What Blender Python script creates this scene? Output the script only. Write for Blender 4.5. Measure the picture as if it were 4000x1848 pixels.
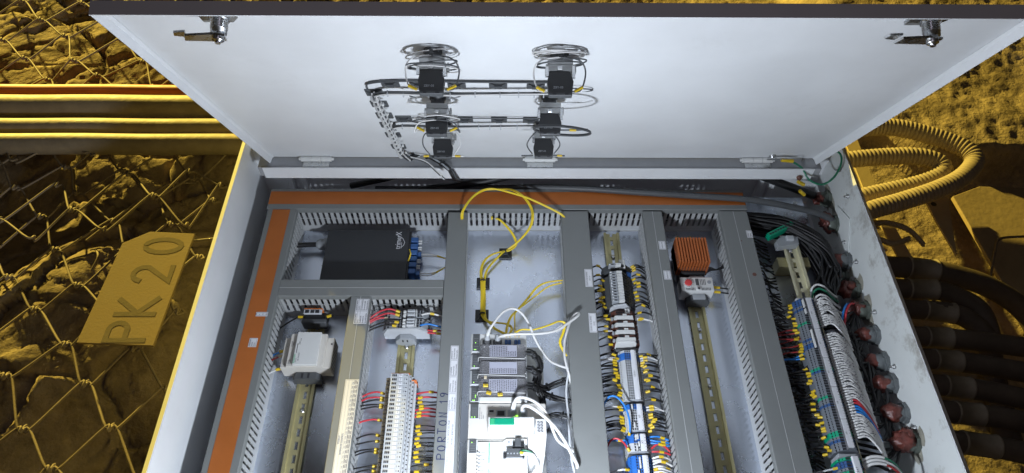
import bpy, math, random
import numpy as np
from mathutils import Vector, Matrix
random.seed(7); rng = np.random.default_rng(7)
S = bpy.context.scene
COL = S.collection
for o in list(bpy.data.objects): bpy.data.objects.remove(o)

# ---------------------------------------------------------------- camera
def cam_matrix(pitch, yaw, roll):
    return (Matrix.Rotation(yaw, 3, 'Z') @ Matrix.Rotation(pitch, 3, 'X') @ Matrix.Rotation(roll, 3, 'Z'))
cd = bpy.data.cameras.new('camera'); cam = bpy.data.objects.new('camera', cd); COL.objects.link(cam)
cam.matrix_world = Matrix.Translation((0, 0, 1.2968)) @ cam_matrix(0.6344, -0.0143, 0.0134).to_4x4()
cd.sensor_width = 36; cd.lens = 36*2777.14/4000; cd.clip_start = 0.02; cd.clip_end = 60
S.camera = cam

# ---------------------------------------------------------------- world, lamps, exposure
W = bpy.data.worlds.new('World'); S.world = W; W.use_nodes = True
W.node_tree.nodes['Background'].inputs[0].default_value = (0.62, 0.50, 0.34, 1)
W.node_tree.nodes['Background'].inputs[1].default_value = 0.022
S.view_settings.view_transform = 'Standard'; S.view_settings.look = 'None'
S.view_settings.exposure = 0; S.view_settings.gamma = 1
def lamp(name, loc, energy, col, radius):
    l = bpy.data.lights.new(name, 'POINT'); l.energy = energy; l.color = col; l.shadow_soft_size = radius
    o = bpy.data.objects.new(name, l); COL.objects.link(o); o.location = loc; return o
LD = Vector((.569, -.797, -.207)).normalized()
target = Vector((0, .8, 0))
lamp('sodium_street_lamp', target - LD*9.0, 8000, (1.0, .75, .14), .09)      # yellow lamp far up to the left
lamp('camera_fill', (.05, -.05, 1.36), 3.2, (.90, .80, .98), .03)              # dim fill added at the camera to lift the door's end fold
lamp('work_lamp', (0.0, .17, .41), 22, (.81, .885, 1.0), .026)              # the white hand lamp held over the cabinet

# ---------------------------------------------------------------- materials
def mat(name, col, rough=.5, metal=0., var=.0, vscale=30., bump=0., bscale=200., spec=.5, emit=None, trans=0., alpha=1., coat=0., dirt=None):
    m = bpy.data.materials.new(name); m.use_nodes = True
    nt = m.node_tree; b = nt.nodes['Principled BSDF']
    c = (*col, 1) if len(col) == 3 else col
    b.inputs['Base Color'].default_value = c; b.inputs['Roughness'].default_value = rough
    b.inputs['Metallic'].default_value = metal; b.inputs['Specular IOR Level'].default_value = spec
    if coat: b.inputs['Coat Weight'].default_value = coat
    if trans: b.inputs['Transmission Weight'].default_value = trans
    if alpha < 1: b.inputs['Alpha'].default_value = alpha
    if emit: b.inputs['Emission Color'].default_value = (*emit[0], 1); b.inputs['Emission Strength'].default_value = emit[1]
    tc = nt.nodes.new('ShaderNodeTexCoord')
    if var or dirt:
        n = nt.nodes.new('ShaderNodeTexNoise'); n.inputs['Scale'].default_value = vscale; n.inputs['Detail'].default_value = 6
        n.inputs['Roughness'].default_value = .65
        nt.links.new(tc.outputs['Object'], n.inputs['Vector'])
        mr = nt.nodes.new('ShaderNodeMapRange'); mr.inputs[1].default_value = .3; mr.inputs[2].default_value = .7
        mr.inputs[3].default_value = 1-var; mr.inputs[4].default_value = 1+var
        nt.links.new(n.outputs[0], mr.inputs[0])
        mx = nt.nodes.new('ShaderNodeVectorMath'); mx.operation = 'SCALE'; mx.inputs[0].default_value = c[:3]
        nt.links.new(mr.outputs[0], mx.inputs[3]); out = mx.outputs[0]
        if dirt:
            n2 = nt.nodes.new('ShaderNodeTexNoise'); n2.inputs['Scale'].default_value = dirt[1]; n2.inputs['Detail'].default_value = 8
            n2.inputs['Roughness'].default_value = .75
            nt.links.new(tc.outputs['Object'], n2.inputs['Vector'])
            r2 = nt.nodes.new('ShaderNodeMapRange'); r2.inputs[1].default_value = dirt[2]; r2.inputs[2].default_value = dirt[3]
            r2.inputs[3].default_value = 0; r2.inputs[4].default_value = dirt[4]
            nt.links.new(n2.outputs[0], r2.inputs[0])
            mm = nt.nodes.new('ShaderNodeMix'); mm.data_type = 'RGBA'
            nt.links.new(r2.outputs[0], mm.inputs[0]); nt.links.new(out, mm.inputs[6]); mm.inputs[7].default_value = (*dirt[0], 1)
            out = mm.outputs[2]
        nt.links.new(out, b.inputs['Base Color'])
        m2 = nt.nodes.new('ShaderNodeMapRange'); m2.inputs[1].default_value = .3; m2.inputs[2].default_value = .7
        m2.inputs[3].default_value = max(.03, rough-.08); m2.inputs[4].default_value = min(1, rough+.08)
        nt.links.new(n.outputs[0], m2.inputs[0]); nt.links.new(m2.outputs[0], b.inputs['Roughness'])
    if bump:
        n = nt.nodes.new('ShaderNodeTexNoise'); n.inputs['Scale'].default_value = bscale; n.inputs['Detail'].default_value = 4
        nt.links.new(tc.outputs['Object'], n.inputs['Vector'])
        bp = nt.nodes.new('ShaderNodeBump'); bp.inputs['Strength'].default_value = 1; bp.inputs['Distance'].default_value = bump
        nt.links.new(n.outputs[0], bp.inputs['Height']); nt.links.new(bp.outputs[0], b.inputs['Normal'])
    return m
M = {}
M['paint'] = mat('light_grey_powder_coat', (.71, .73, .745), .42, 0, .05, 6, .0002, 900, dirt=((.44, .42, .39), 7, .60, .80, .25))
M['paint_dirty'] = mat('smudged_grey_powder_coat', (.66, .69, .68), .45, 0, .06, 6, .0002, 900, dirt=((.20, .17, .13), 11, .55, .72, .75))
M['galv'] = mat('galvanised_plate', (.68, .73, .83), .28, .95, .03, 5)
M['trunk'] = mat('grey_pvc_trunking', (.18, .19, .187), .55, 0, .05, 9, .00006, 1500, dirt=((.12, .12, .115), 7, .60, .80, .5))
M['trunk_side'] = mat('pale_grey_pvc', (.40, .41, .41), .5, 0, .03, 20)
M['orange'] = mat('orange_stripe', (.40, .115, .02), .55, 0, .10, 12)
M['zinc'] = mat('yellow_zinc_rail', (.47, .43, .235), .38, .55, .08, 30, .00005, 500)
M['zinc_lit'] = mat('lit_zinc_rail', (.66, .63, .44), .45, .3, .06, 30)  # lighter copy of the zinc, the raised rail's stronger light put into its colour
M['slate'] = mat('slate_grey_plastic', (.13, .145, .165), .5, 0, .08, 60)
M['navy'] = mat('dark_blue_plastic', (.02, .07, .20), .45)
M['steel'] = mat('bright_steel', (.62, .63, .64), .28, 1, .05, 60)
M['dull_steel'] = mat('dull_zinc', (.42, .43, .43), .45, .8, .12, 70)
M['hinge_strip'] = mat('grey_hinge_strip', (.30, .31, .325), .8, 0, .06, 50)
M['black'] = mat('black_plastic', (.018, .019, .021), .45, 0, .1, 60)
M['black_box'] = mat('black_textured_steel', (.024, .026, .030), .6, 0, .08, 20, .0001, 1200)
M['black_wire'] = mat('black_wire', (.012, .012, .013), .45)
M['dk_grey'] = mat('dark_grey_plastic', (.07, .075, .08), .5, 0, .08, 60)
M['mid_grey'] = mat('grey_plastic', (.30, .32, .34), .5, 0, .05, 60)
M['lt_grey'] = mat('pale_grey_plastic', (.46, .48, .50), .5, 0, .04, 60)
M['cream'] = mat('warm_white_plastic', (.54, .52, .48), .5, 0, .03, 25)
M['white'] = mat('white_plastic', (.60, .61, .60), .42, 0, .02, 30)
M['white_wire'] = mat('white_cable', (.62, .62, .61), .4)
M['red_wire'] = mat('red_wire', (.52, .035, .05), .38)
M['blue_wire'] = mat('blue_wire', (.02, .20, .60), .38)
M['green_wire'] = mat('green_wire', (.015, .16, .085), .4)
M['dark_red_wire'] = mat('dark_red_wire', (.30, .03, .03), .4)
M['yellow'] = mat('yellow_marker_sleeve', (.62, .43, .02), .4, 0, .08, 90)
M['fibre'] = mat('yellow_fibre_cable', (.80, .60, .03), .38)
M['blue'] = mat('blue_plastic', (.025, .14, .48), .42, 0, .06, 60)
M['blue_conn'] = mat('blue_connector', (.03, .10, .28), .42)
M['green'] = mat('green_plastic', (.0, .26, .14), .4)
M['green_print'] = mat('green_print', (.03, .33, .15), .5)
M['beige'] = mat('beige_plastic', (.50, .43, .30), .5, 0, .05, 50)
M['brown'] = mat('brown_plastic', (.115, .045, .032), .5, 0, .08, 60)
M['orange_plastic'] = mat('orange_end_plate', (.62, .16, .03), .45)
M['heater'] = mat('orange_anodised_aluminium', (.50, .14, .04), .42, .45, .08, 40)
M['red_dial'] = mat('red_dial', (.62, .05, .05), .4)
M['paper'] = mat('label_paper', (.66, .67, .70), .55, 0, .02, 40)
M['paper_grey'] = mat('legend_card', (.38, .39, .47), .55, 0, .02, 40)
M['paper_warm'] = mat('cream_label_strip', (.66, .63, .54), .55, 0, .02, 40)
M['ink'] = mat('grey_ink', (.13, .13, .15), .7)
M['ink_blk'] = mat('black_ink', (.02, .02, .025), .7)
M['marker'] = mat('blue_marker_ink', (.015, .022, .08), .5)
M['led'] = mat('lit_green_led', (.3, .8, .1), .4, emit=((.35, 1, .05), 2.2))
M['led_w'] = mat('lit_pale_led', (.6, .8, .6), .4, emit=((.7, 1, .7), 1.2))
M['smoke'] = mat('smoky_clear_cover', (.34, .34, .36), .22, trans=.55, alpha=.74)
M['gland'] = mat('grey_gland_nut', (.14, .155, .16), .45, .2, .15, 60)
M['sealant'] = mat('red_brown_sealant', (.125, .034, .025), .42, 0, .45, 70, .006, 45)
M['stain'] = mat('greasy_stain', (.30, .29, .24), .5, 0, .3, 60)
M['green_oxide'] = mat('stained_gland', (.13, .15, .13), .5, .4, .2, 60)
M['pipe'] = mat('dusty_galvanised_pipe', (.33, .275, .20), .62, .12, .16, 26, .0006, 90, dirt=((.30, .25, .18), 40, .5, .7, .7))
M['pipe_orange'] = mat('orange_duct', (.60, .16, .05), .55, 0, .12, 20)
M['flex'] = mat('dusty_flexible_conduit', (.40, .33, .235), .75, 0, .14, 22)
M['conduit'] = mat('dusty_dark_conduit', (.11, .085, .062), .75, 0, .25, 20, .001, 60)
M['collar'] = mat('dusty_conduit_coupling', (.26, .22, .16), .6, .2, .2, 50)
M['wire'] = mat('rusty_mesh_wire', (.25, .20, .14), .7, .1, .18, 50, .0004, 300)
M['plate'] = mat('dusty_marker_plate', (.29, .215, .11), .85, 0, .07, 16, .0005, 240, dirt=((.16, .11, .05), 60, .64, .74, .8))
M['stencil'] = mat('faded_stencil_paint', (.175, .14, .085), .9, 0, .22, 40, .0005, 240)
M['strut'] = mat('dusty_steel_strut', (.50, .40, .24), .8, 0, .08, 30, .0004, 200)
M['slab'] = mat('dusty_flat_plate', (.40, .31, .18), .9, 0, .10, 12, .0010, 60)
M['rope'] = mat('steel_rope', (.42, .36, .26), .6, .3, .15, 80)

def rock_mat():
    m = bpy.data.materials.new('dusty_rock'); m.use_nodes = True; nt = m.node_tree; b = nt.nodes['Principled BSDF']
    b.inputs['Roughness'].default_value = .95; b.inputs['Specular IOR Level'].default_value = .15
    tc = nt.nodes.new('ShaderNodeTexCoord')
    n = nt.nodes.new('ShaderNodeTexNoise'); n.inputs['Scale'].default_value = 9; n.inputs['Detail'].default_value = 10; n.inputs['Roughness'].default_value = .7
    nt.links.new(tc.outputs['Object'], n.inputs['Vector'])
    cr = nt.nodes.new('ShaderNodeValToRGB'); e = cr.color_ramp.elements
    e[0].position = .32; e[0].color = (.17, .135, .09, 1); e[1].position = .68; e[1].color = (.42, .335, .22, 1)
    nt.links.new(n.outputs[0], cr.inputs[0])
    sx = nt.nodes.new('ShaderNodeSeparateXYZ'); nt.links.new(tc.outputs['Object'], sx.inputs[0])     # darker broken rock to the left, paler sprayed mortar to the right
    mr = nt.nodes.new('ShaderNodeMapRange'); mr.inputs[1].default_value = -.4; mr.inputs[2].default_value = .5; mr.inputs[3].default_value = 1.0; mr.inputs[4].default_value = 1.35
    nt.links.new(sx.outputs[0], mr.inputs[0])
    vm = nt.nodes.new('ShaderNodeVectorMath'); vm.operation = 'SCALE'; nt.links.new(cr.outputs[0], vm.inputs[0]); nt.links.new(mr.outputs[0], vm.inputs[3])
    nt.links.new(vm.outputs[0], b.inputs['Base Color'])
    n2 = nt.nodes.new('ShaderNodeTexNoise'); n2.inputs['Scale'].default_value = 42; n2.inputs['Detail'].default_value = 10; n2.inputs['Roughness'].default_value = .62
    nt.links.new(tc.outputs['Object'], n2.inputs['Vector'])
    bp = nt.nodes.new('ShaderNodeBump'); bp.inputs['Distance'].default_value = .012; bp.inputs['Strength'].default_value = .8
    nt.links.new(n2.outputs[0], bp.inputs['Height']); nt.links.new(bp.outputs[0], b.inputs['Normal'])
    return m
M['rock'] = rock_mat()

# ---------------------------------------------------------------- mesh builder
class MB:
    def __init__(s): s.v = []; s.f = []; s.m = []; s.sm = []
    def add(s, vs, fs, mi=0, smooth=False):
        k = len(s.v); s.v.extend([tuple(p) for p in vs])
        for f in fs: s.f.append(tuple(i+k for i in f)); s.m.append(mi); s.sm.append(smooth)
        return s
    def box(s, x0, x1, y0, y1, z0, z1, mi=0):
        v = [(x, y, z) for z in (z0, z1) for y in (y0, y1) for x in (x0, x1)]
        return s.add(v, [(0, 2, 3, 1), (4, 5, 7, 6), (0, 1, 5, 4), (2, 6, 7, 3), (0, 4, 6, 2), (1, 3, 7, 5)], mi)
    def cbox(s, x0, x1, y0, y1, z0, z1, c=.001, mi=0):      # box with chamfered top and vertical edges
        def ring(x0, x1, y0, y1, z, c): return [(x0+c, y0, z), (x1-c, y0, z), (x1, y0+c, z), (x1, y1-c, z), (x1-c, y1, z), (x0+c, y1, z), (x0, y1-c, z), (x0, y0+c, z)]
        v = ring(x0, x1, y0, y1, z0, c)+ring(x0, x1, y0, y1, z1-c, c)+ring(x0+c, x1-c, y0+c, y1-c, z1, c*.6)
        f = [tuple(range(7, -1, -1)), tuple(range(16, 24))]
        for r in (0, 8):
            for i in range(8): f.append((r+i, r+(i+1) % 8, r+8+(i+1) % 8, r+8+i))
        return s.add(v, f, mi)
    def prism(s, pts, axis, a, b, mi=0):                   # outline pts extruded along an axis
        def P(p, t): return {'x': (t, p[0], p[1]), 'y': (p[0], t, p[1]), 'z': (p[0], p[1], t)}[axis]
        n = len(pts); v = [P(p, a) for p in pts]+[P(p, b) for p in pts]
        f = [tuple(range(n-1, -1, -1)), tuple(range(n, 2*n))]+[(i, (i+1) % n, n+(i+1) % n, n+i) for i in range(n)]
        return s.add(v, f, mi)
    def rings(s, rs, closed=False, cap=True, mi=0, smooth=True):
        k = len(rs); n = len(rs[0]); v = [p for r in rs for p in r]; f = []
        for i in range(k if closed else k-1):
            a = i*n; b = ((i+1) % k)*n
            for j in range(n): f.append((a+j, a+(j+1) % n, b+(j+1) % n, b+j))
        s.add(v, f, mi, smooth)
        if cap and not closed:
            s.add(rs[0], [tuple(range(n-1, -1, -1))], mi); s.add(rs[-1], [tuple(range(n))], mi)
        return s
    def lathe(s, org, ax, prof, n=16, mi=0, smooth=True):   # prof = (distance along axis, radius)
        ax = Vector(ax).normalized(); u = ax.orthogonal().normalized(); w = ax.cross(u); org = Vector(org)
        rs = [[tuple(org+ax*h+(u*math.cos(2*math.pi*j/n)+w*math.sin(2*math.pi*j/n))*r) for j in range(n)] for h, r in prof]
        return s.rings(rs, mi=mi, smooth=smooth)
    def cyl(s, a, b, r, n=12, mi=0, smooth=True):
        a = Vector(a); b = Vector(b); return s.lathe(a, b-a, [(0, r), ((b-a).length, r)], n, mi, smooth)
    def tube(s, pts, r, n=8, closed=False, mi=0, rf=None):
        pts = [Vector(p) for p in pts]; k = len(pts); rs = []; u = None
        for i, p in enumerate(pts):
            a = pts[(i-1) % k] if (closed or i > 0) else p; b = pts[(i+1) % k] if (closed or i < k-1) else p
            t = (b-a).normalized()
            if u is None: u = t.orthogonal().normalized()
            u = (u-t*u.dot(t));  u = u.normalized() if u.length > 1e-6 else t.orthogonal().normalized()
            w = t.cross(u); rr = r*(rf(i) if rf else 1)
            rs.append([tuple(p+(u*math.cos(2*math.pi*j/n)+w*math.sin(2*math.pi*j/n))*rr) for j in range(n)])
        return s.rings(rs, closed, mi=mi)
    def mesh(s, name, mats):
        me = bpy.data.meshes.new(name); me.from_pydata(s.v, [], s.f)
        for m in (mats if isinstance(mats, (list, tuple)) else [mats]): me.materials.append(M[m] if isinstance(m, str) else m)
        me.polygons.foreach_set('material_index', s.m); me.polygons.foreach_set('use_smooth', s.sm); me.update()
        return me
    def build(s, name, mats, parent=None, loc=None):
        return link(name, s.mesh(name, mats), parent, loc)
WO = {}
def link(name, me, parent=None, loc=None):                 # parts are written in world coordinates
    o = bpy.data.objects.new(name, me); COL.objects.link(o)
    if parent:
        o.parent = parent; o.matrix_parent_inverse = Matrix.Translation(-WO.get(parent.name, Vector()))
    if loc: o.location = loc
    WO[o.name] = Vector(loc) if loc else Vector()
    return o
def spline(pts, n=6, closed=False):                        # Catmull-Rom
    P = [Vector(p) for p in pts]; k = len(P); out = []
    for i in range(k if closed else k-1):
        if closed: a, b, c, d = P[(i-1) % k], P[i], P[(i+1) % k], P[(i+2) % k]
        else: a, b, c, d = P[max(i-1, 0)], P[i], P[i+1], P[min(i+2, k-1)]
        for j in range(n):
            t = j/n; out.append(.5*((2*b)+(c-a)*t+(2*a-5*b+4*c-d)*t*t+(3*b-a-3*c+d)*t**3))
    if not closed: out.append(P[-1])
    return out
def empty(name, loc=(0, 0, 0)):
    o = bpy.data.objects.new(name, None); COL.objects.link(o); o.location = loc; o.empty_display_size = .02; WO[o.name] = Vector(loc); return o
def tag(o, label=None, cat=None, group=None, kind=None):
    if label: o['label'] = label
    if cat: o['category'] = cat
    if group: o['group'] = group
    if kind: o['kind'] = kind
    return o
def thing(name, label, cat, loc=(0, 0, 0), group=None): return tag(empty(name, loc), label, cat, group)
def bevel(o, w=.001, seg=2):
    md = o.modifiers.new('bevel', 'BEVEL'); md.width = w; md.segments = seg; md.limit_method = 'ANGLE'; return o
_tc = {}
def text(s, size, loc, m='ink', parent=None, rot=math.pi/2, name='lettering', align='LEFT', mtx=None, sx=1, depth=.0001):
    key = (s, size, m, align, sx, depth)
    if key not in _tc:
        c = bpy.data.curves.new('t', 'FONT'); c.body = s; c.size = size; c.align_x = align; c.resolution_u = 2; c.extrude = depth
        t = bpy.data.objects.new('t', c); COL.objects.link(t)
        bpy.context.view_layer.update()
        me = bpy.data.meshes.new_from_object(t.evaluated_get(bpy.context.evaluated_depsgraph_get()))
        bpy.data.objects.remove(t); me.materials.clear(); me.materials.append(M[m])
        if sx != 1:
            for v in me.vertices: v.co.x *= sx
        _tc[key] = me
    o = link(name, _tc[key], parent)
    if mtx is not None: o.matrix_basis = mtx
    else: o.location = loc; o.rotation_euler = (0, 0, rot)
    return o
def lines_of_print(parent, x0, x1, y0, y1, z, n, m='ink', seed=0, gap=.35):      # rows of small print running along Y
    r = random.Random(seed); mb = MB(); w = (x1-x0)/n
    for i in range(n):
        a = x0+w*(i+gap/2); b = x0+w*(i+1-gap/2); y = y0
        while y < y1-.0008:
            l = r.uniform(.0012, .004); mb.box(a, b, y, min(y+l, y1), z, z+.00012); y += l+r.uniform(.0006, .0014)
    return mb.build('printing', m, parent)

# ================================================================ GROUND
def vnoise(x, y, seed):
    r = np.random.default_rng(seed); T = r.random((256, 256)); xi = np.floor(x).astype(int); yi = np.floor(y).astype(int)
    fx = x-xi; fy = y-yi; fx = fx*fx*(3-2*fx); fy = fy*fy*(3-2*fy); g = lambda a, b: T[a % 256, b % 256]
    return (g(xi, yi)*(1-fx)+g(xi+1, yi)*fx)*(1-fy)+(g(xi, yi+1)*(1-fx)+g(xi+1, yi+1)*fx)*fy
def fbm(x, y, seed, o=5, gain=.5):
    s = 0; a = 1; t = 0
    for i in range(o): s = s+a*vnoise(x*2**i+17*i, y*2**i+31*i, seed+i); t += a; a *= gain
    return s/t
def worley(x, y, seed):                       # nearest cell id, distance to the border, tilt noise
    r = np.random.default_rng(seed); JX = r.random((64, 64)); JY = r.random((64, 64)); H = r.random((64, 64)); A = r.random((64, 64)); B = r.random((64, 64))
    xi = np.floor(x).astype(int); yi = np.floor(y).astype(int)
    d1 = np.full(x.shape, 9.); d2 = np.full(x.shape, 9.); h = np.zeros(x.shape)
    for i in (-1, 0, 1):
        for j in (-1, 0, 1):
            a = (xi+i) % 64; b = (yi+j) % 64; cx = xi+i+JX[a, b]; cy = yi+j+JY[a, b]
            d = np.hypot(x-cx, y-cy); hh = H[a, b]-.5+(x-cx)*(A[a, b]-.5)*1.4+(y-cy)*(B[a, b]-.5)*1.4
            n = d < d1; d2 = np.where(n, d1, np.minimum(d2, d)); h = np.where(n, hh, h); d1 = np.where(n, d, d1)
    return h, d2-d1
def smooth(a, b, x): t = np.clip((x-a)/(b-a), 0, 1); return t*t*(3-2*t)
def ground_z(X, Y):
    wx = X+.10*(fbm(X*5, Y*5, 3)-.5); wy = Y+.10*(fbm(X*5+9, Y*5+4, 5)-.5)
    h1, e1 = worley(wx*4.2+.6*wy, wy*5.0-.9*wx, 11); h2, e2 = worley(wx*11, wy*12, 12)
    rocky = .044*h1+.010*h2-.022*(1-smooth(0, .09, e1))-.006*(1-smooth(0, .10, e2))+.010*(fbm(X*14, Y*14, 21)-.5)
    G = lambda cx, cy, sx, sy, a: np.exp(-((((X-cx)*math.cos(a)+(Y-cy)*math.sin(a))/sx)**2+((-(X-cx)*math.sin(a)+(Y-cy)*math.cos(a))/sy)**2))
    rocky = rocky+.066*G(-1.02, .92, .26, .12, .85)+.045*G(-1.08, .66, .18, .10, 0)-.075*G(-1.22, 1.16, .16, .11, 0)-.070*G(-.84, 1.16, .16, .08, 0)-.080*G(-.86, .52, .14, .12, 0)-.06*G(-.70, .80, .06, .25, 0)
    lumps = .040*(fbm(X*3.4, Y*3.4, 31)-.5)+.011*(fbm(X*11, Y*11, 33, 4, .6)-.5)+.007*(fbm(X*37, Y*37, 43, 2, .6)-.5)
    k = smooth(-.2, .5, X)
    # on the right the rock ends in a ledge above the lower ground where the base plate and conduits lie
    edge = Y-1.325-.20*smooth(1.22, 1.02, X)-.020*(fbm(X*9, Y*3, 51)-.5)
    right = -.235+.135*smooth(-.015, .015, edge)*smooth(.95, 1.06, X)+lumps
    z = (-.160+rocky)*(1-k)+right*k
    z = z+.006*(fbm(X*60, Y*60, 77, 2)-.5)
    z = z+.13*smooth(-1.78, -1.95, X)*smooth(1.95, 2.1, Y)  # rise added out of view to shade the far left corner
    # flat bed under the cabinet
    bed = smooth(-.75, -.62, X)*(1-smooth(.78, .90, X))*(1-smooth(1.16, 1.3, Y)); z = z*(1-bed)+np.minimum(z, -.20)*bed
    return z
gx = np.arange(-2.5, 2.6001, .0085); gy = np.arange(-.5, 3.7001, .0085)
X, Y = np.meshgrid(gx, gy); Z = ground_z(X, Y); nx, ny = len(gx), len(gy)
co = np.stack([X.ravel(), Y.ravel(), Z.ravel()], 1).astype(np.float32)
i = np.arange(nx*ny).reshape(ny, nx); q = np.stack([i[:-1, :-1], i[:-1, 1:], i[1:, 1:], i[1:, :-1]], -1).reshape(-1, 4)
me = bpy.data.meshes.new('rock_ground'); me.vertices.add(len(co)); me.vertices.foreach_set('co', co.ravel())
me.loops.add(q.size); me.loops.foreach_set('vertex_index', q.ravel().astype(np.int32)); me.polygons.add(len(q))
me.polygons.foreach_set('loop_start', np.arange(0, q.size, 4, dtype=np.int32)); me.polygons.foreach_set('loop_total', np.full(len(q), 4, dtype=np.int32))
me.update(calc_edges=True); me.polygons.foreach_set('use_smooth', np.ones(len(q), dtype=bool)); me.materials.append(M['rock'])
tag(link('ground', me), kind='structure')
MB().box(-30, 30, -30, 30, -.62, -.6).build('far_ground', 'rock')['kind'] = 'structure'

# ---------------------------------------------------------------- pipes on the left
def pipe(y, r, z, label, m='pipe', x0=-2.2, x1=.55, tilt=0):
    mb = MB(); n = 40; pts = [(x0+(x1-x0)*k/n, y+tilt*k/n+.0006*math.sin(k*1.3), z+.0006*math.sin(k*.9)) for k in range(n+1)]
    mb.tube(pts, r, 20); o = mb.build('pipe', m); return tag(o, label, 'pipe')
pipe(1.505, .021, -.072, 'orange plastic pipe, farthest from the cabinet of four parallel pipes', 'pipe_orange')
pipe(1.445, .038, -.078, 'thick steel pipe with bright glint lying against the orange pipe')
pipe(1.362, .028, -.072, 'middle steel pipe between the thick pipe and the lowest pipe')
pipe(1.300, .028, -.066, 'lowest steel pipe, its end meeting the top corner of the cabinet')

# ---------------------------------------------------------------- chain link mesh pinned over the rock
A_ = np.array([.0882, -.0902]); B_ = np.array([.0824, .0804]); O_ = np.array([-.965, .721])
def zig(parent, O_, A_, B_, rows, shifts, lo, hi, dz, seed, skip=0., jit=.012):
    def knot(i, j):
        p = O_+A_*i+B_*j; r = random.Random(i*131+j*17+seed)
        p = p+np.array([r.uniform(-jit, jit), r.uniform(-jit, jit)])
        zz = float(ground_z(np.array([p[0]]), np.array([p[1]]))[0]); return p, max(-.092, min(-.070, zz+.012))+r.uniform(-.008, .008)+dz
    rq = random.Random(seed)
    for row in rows:
        pts = []
        if rq.random() < skip: continue
        for sft in shifts:
            for (ii, jj, up) in ((sft+row, sft, 1), (sft+row+1, sft, -1)):
                p, z = knot(ii, jj)
                if p[0] < lo[0] or p[0] > hi[0] or p[1] > hi[1] or p[1] < lo[1]: continue
                s_ = up*.0105
                pts += [(p[0]-.009, p[1]+s_*.1, z+.0045), (p[0]-.001, p[1]-s_, z+.005*up), (p[0]+.009, p[1]+s_*.1, z-.0045)]
        if len(pts) < 6: continue
        MB().tube(spline(pts, 5), .0028, 7).build('wire', 'wire', parent)
mesh_t = thing('chain_link_mesh', 'rusty chain link wire mesh pinned over the broken rock beside the cabinet', 'wire mesh', (-1.0, .9, -.13))
zig(mesh_t, O_, A_, B_, range(-24, 16), range(-20, 24), (-2.3, .1), (-.64, 2.7), 0, 0, 0., .016)
mesh2 = thing('chain_link_mesh', 'torn second layer of chain link mesh overlapping the first below the pipes', 'wire mesh', (-1.0, 1.15, -.12))
zig(mesh2, np.array([-1.05, 1.10]), np.array([.098, -.070]), np.array([.078, .096]), range(-5, 4), range(-8, 10), (-1.45, .97), (-.66, 1.36), .016, 7, .25, .020)
for a, b, c in (((-1.02, 1.02), (-.96, 1.08), (-.93, 1.14)), ((-.98, .92), (-.965, .96), (-.985, .99)), ((-.90, 1.17), (-.86, 1.19), (-.80, 1.20))):
    MB().tube(spline([(*a, -.11), (*b, -.095), (*c, -.105)], 5), .0030, 6).build('loose_end', 'wire', mesh2)

# ---------------------------------------------------------------- marker plate
t = thing('marker_plate', 'dusty plate with faded stencilled PK 20 lying on the mesh', 'sign', (-.83, .86, -.065))
out = [(-.912, .716), (-.747, .709), (-.736, 1.005), (-.843, 1.011), (-.898, .977)]
o = bevel(MB().prism(out, 'z', -.066, -.060).build('plate', 'plate', t), .0012)
def stroke(mb, pts, w, z, h=.0004):                     # mitred ribbon along a polyline
    P = [Vector((*a, 0)) for a in pts]; n = len(P); L = []; R = []
    if (P[0]-P[-1]).length > w*1.2: P[0] = P[0]-(P[1]-P[0]).normalized()*w*.35; P[-1] = P[-1]+(P[-1]-P[-2]).normalized()*w*.35
    for i in range(n):
        d0 = (P[i]-P[i-1]).normalized() if i else (P[1]-P[0]).normalized(); d1 = (P[i+1]-P[i]).normalized() if i < n-1 else d0
        m = d0+d1; m = m.normalized() if m.length > .3 else d0; nn = Vector((-m.y, m.x, 0)); k = min(1.8, 1/max(.3, nn.dot(Vector((-d0.y, d0.x, 0)))))
        L.append(P[i]+nn*w/2*k); R.append(P[i]-nn*w/2*k)
    v = [(a.x, a.y, z+h) for a in L]+[(a.x, a.y, z+h) for a in R]+[(a.x, a.y, z) for a in L]+[(a.x, a.y, z) for a in R]
    f = []
    for i in range(n-1): f += [(i, n+i, n+i+1, i+1), (i, i+1, 2*n+i+1, 2*n+i), (n+i, 3*n+i, 3*n+i+1, n+i+1)]
    f += [(0, 2*n, 3*n, n), (n-1, 2*n-1, 4*n-1, 3*n-1)]; mb.add(v, f)
def arc(cx, cy, rx, ry, a0, a1, n=8): return [(cx+rx*math.cos(math.radians(a0+(a1-a0)*k/n)), cy+ry*math.sin(math.radians(a0+(a1-a0)*k/n))) for k in range(n+1)]
GL = {'P': [[(0, 0), (0, 1)], [(.0, .98)]+arc(.42, .74, .28, .24, 80, -80)+[(.05, .5)]],
      'K': [[(0, 0), (0, 1)], [(.62, 1), (.05, .45), (.68, 0)]],
      '2': [arc(.33, .72, .31, .28, 165, -20, 9)+[(.02, .0), (.68, 0)]],
      '0': [arc(.34, .5, .31, .5, 92, 448, 16)],
      'O': [arc(.36, .5, .34, .48, 100, 458, 16)],
      'R': [[(.02, 0), (.05, 1)], [(0, .98)]+arc(.40, .74, .25, .24, 80, -90)+[(.08, .47), (.62, .02)]],
      'T': [[(.35, 0), (.38, 1)], [(.0, 1.0), (.75, .96)]],
      'N': [[(.0, 0), (.04, 1), (.55, .04), (.62, 1.02)]],
      '1': [[(.06, .72), (.30, 1), (.28, 0)]],
      '9': [arc(.36, .72, .26, .25, 12, 368, 12), [(.62, .74), (.56, .35), (.36, 0)]]}
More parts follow.
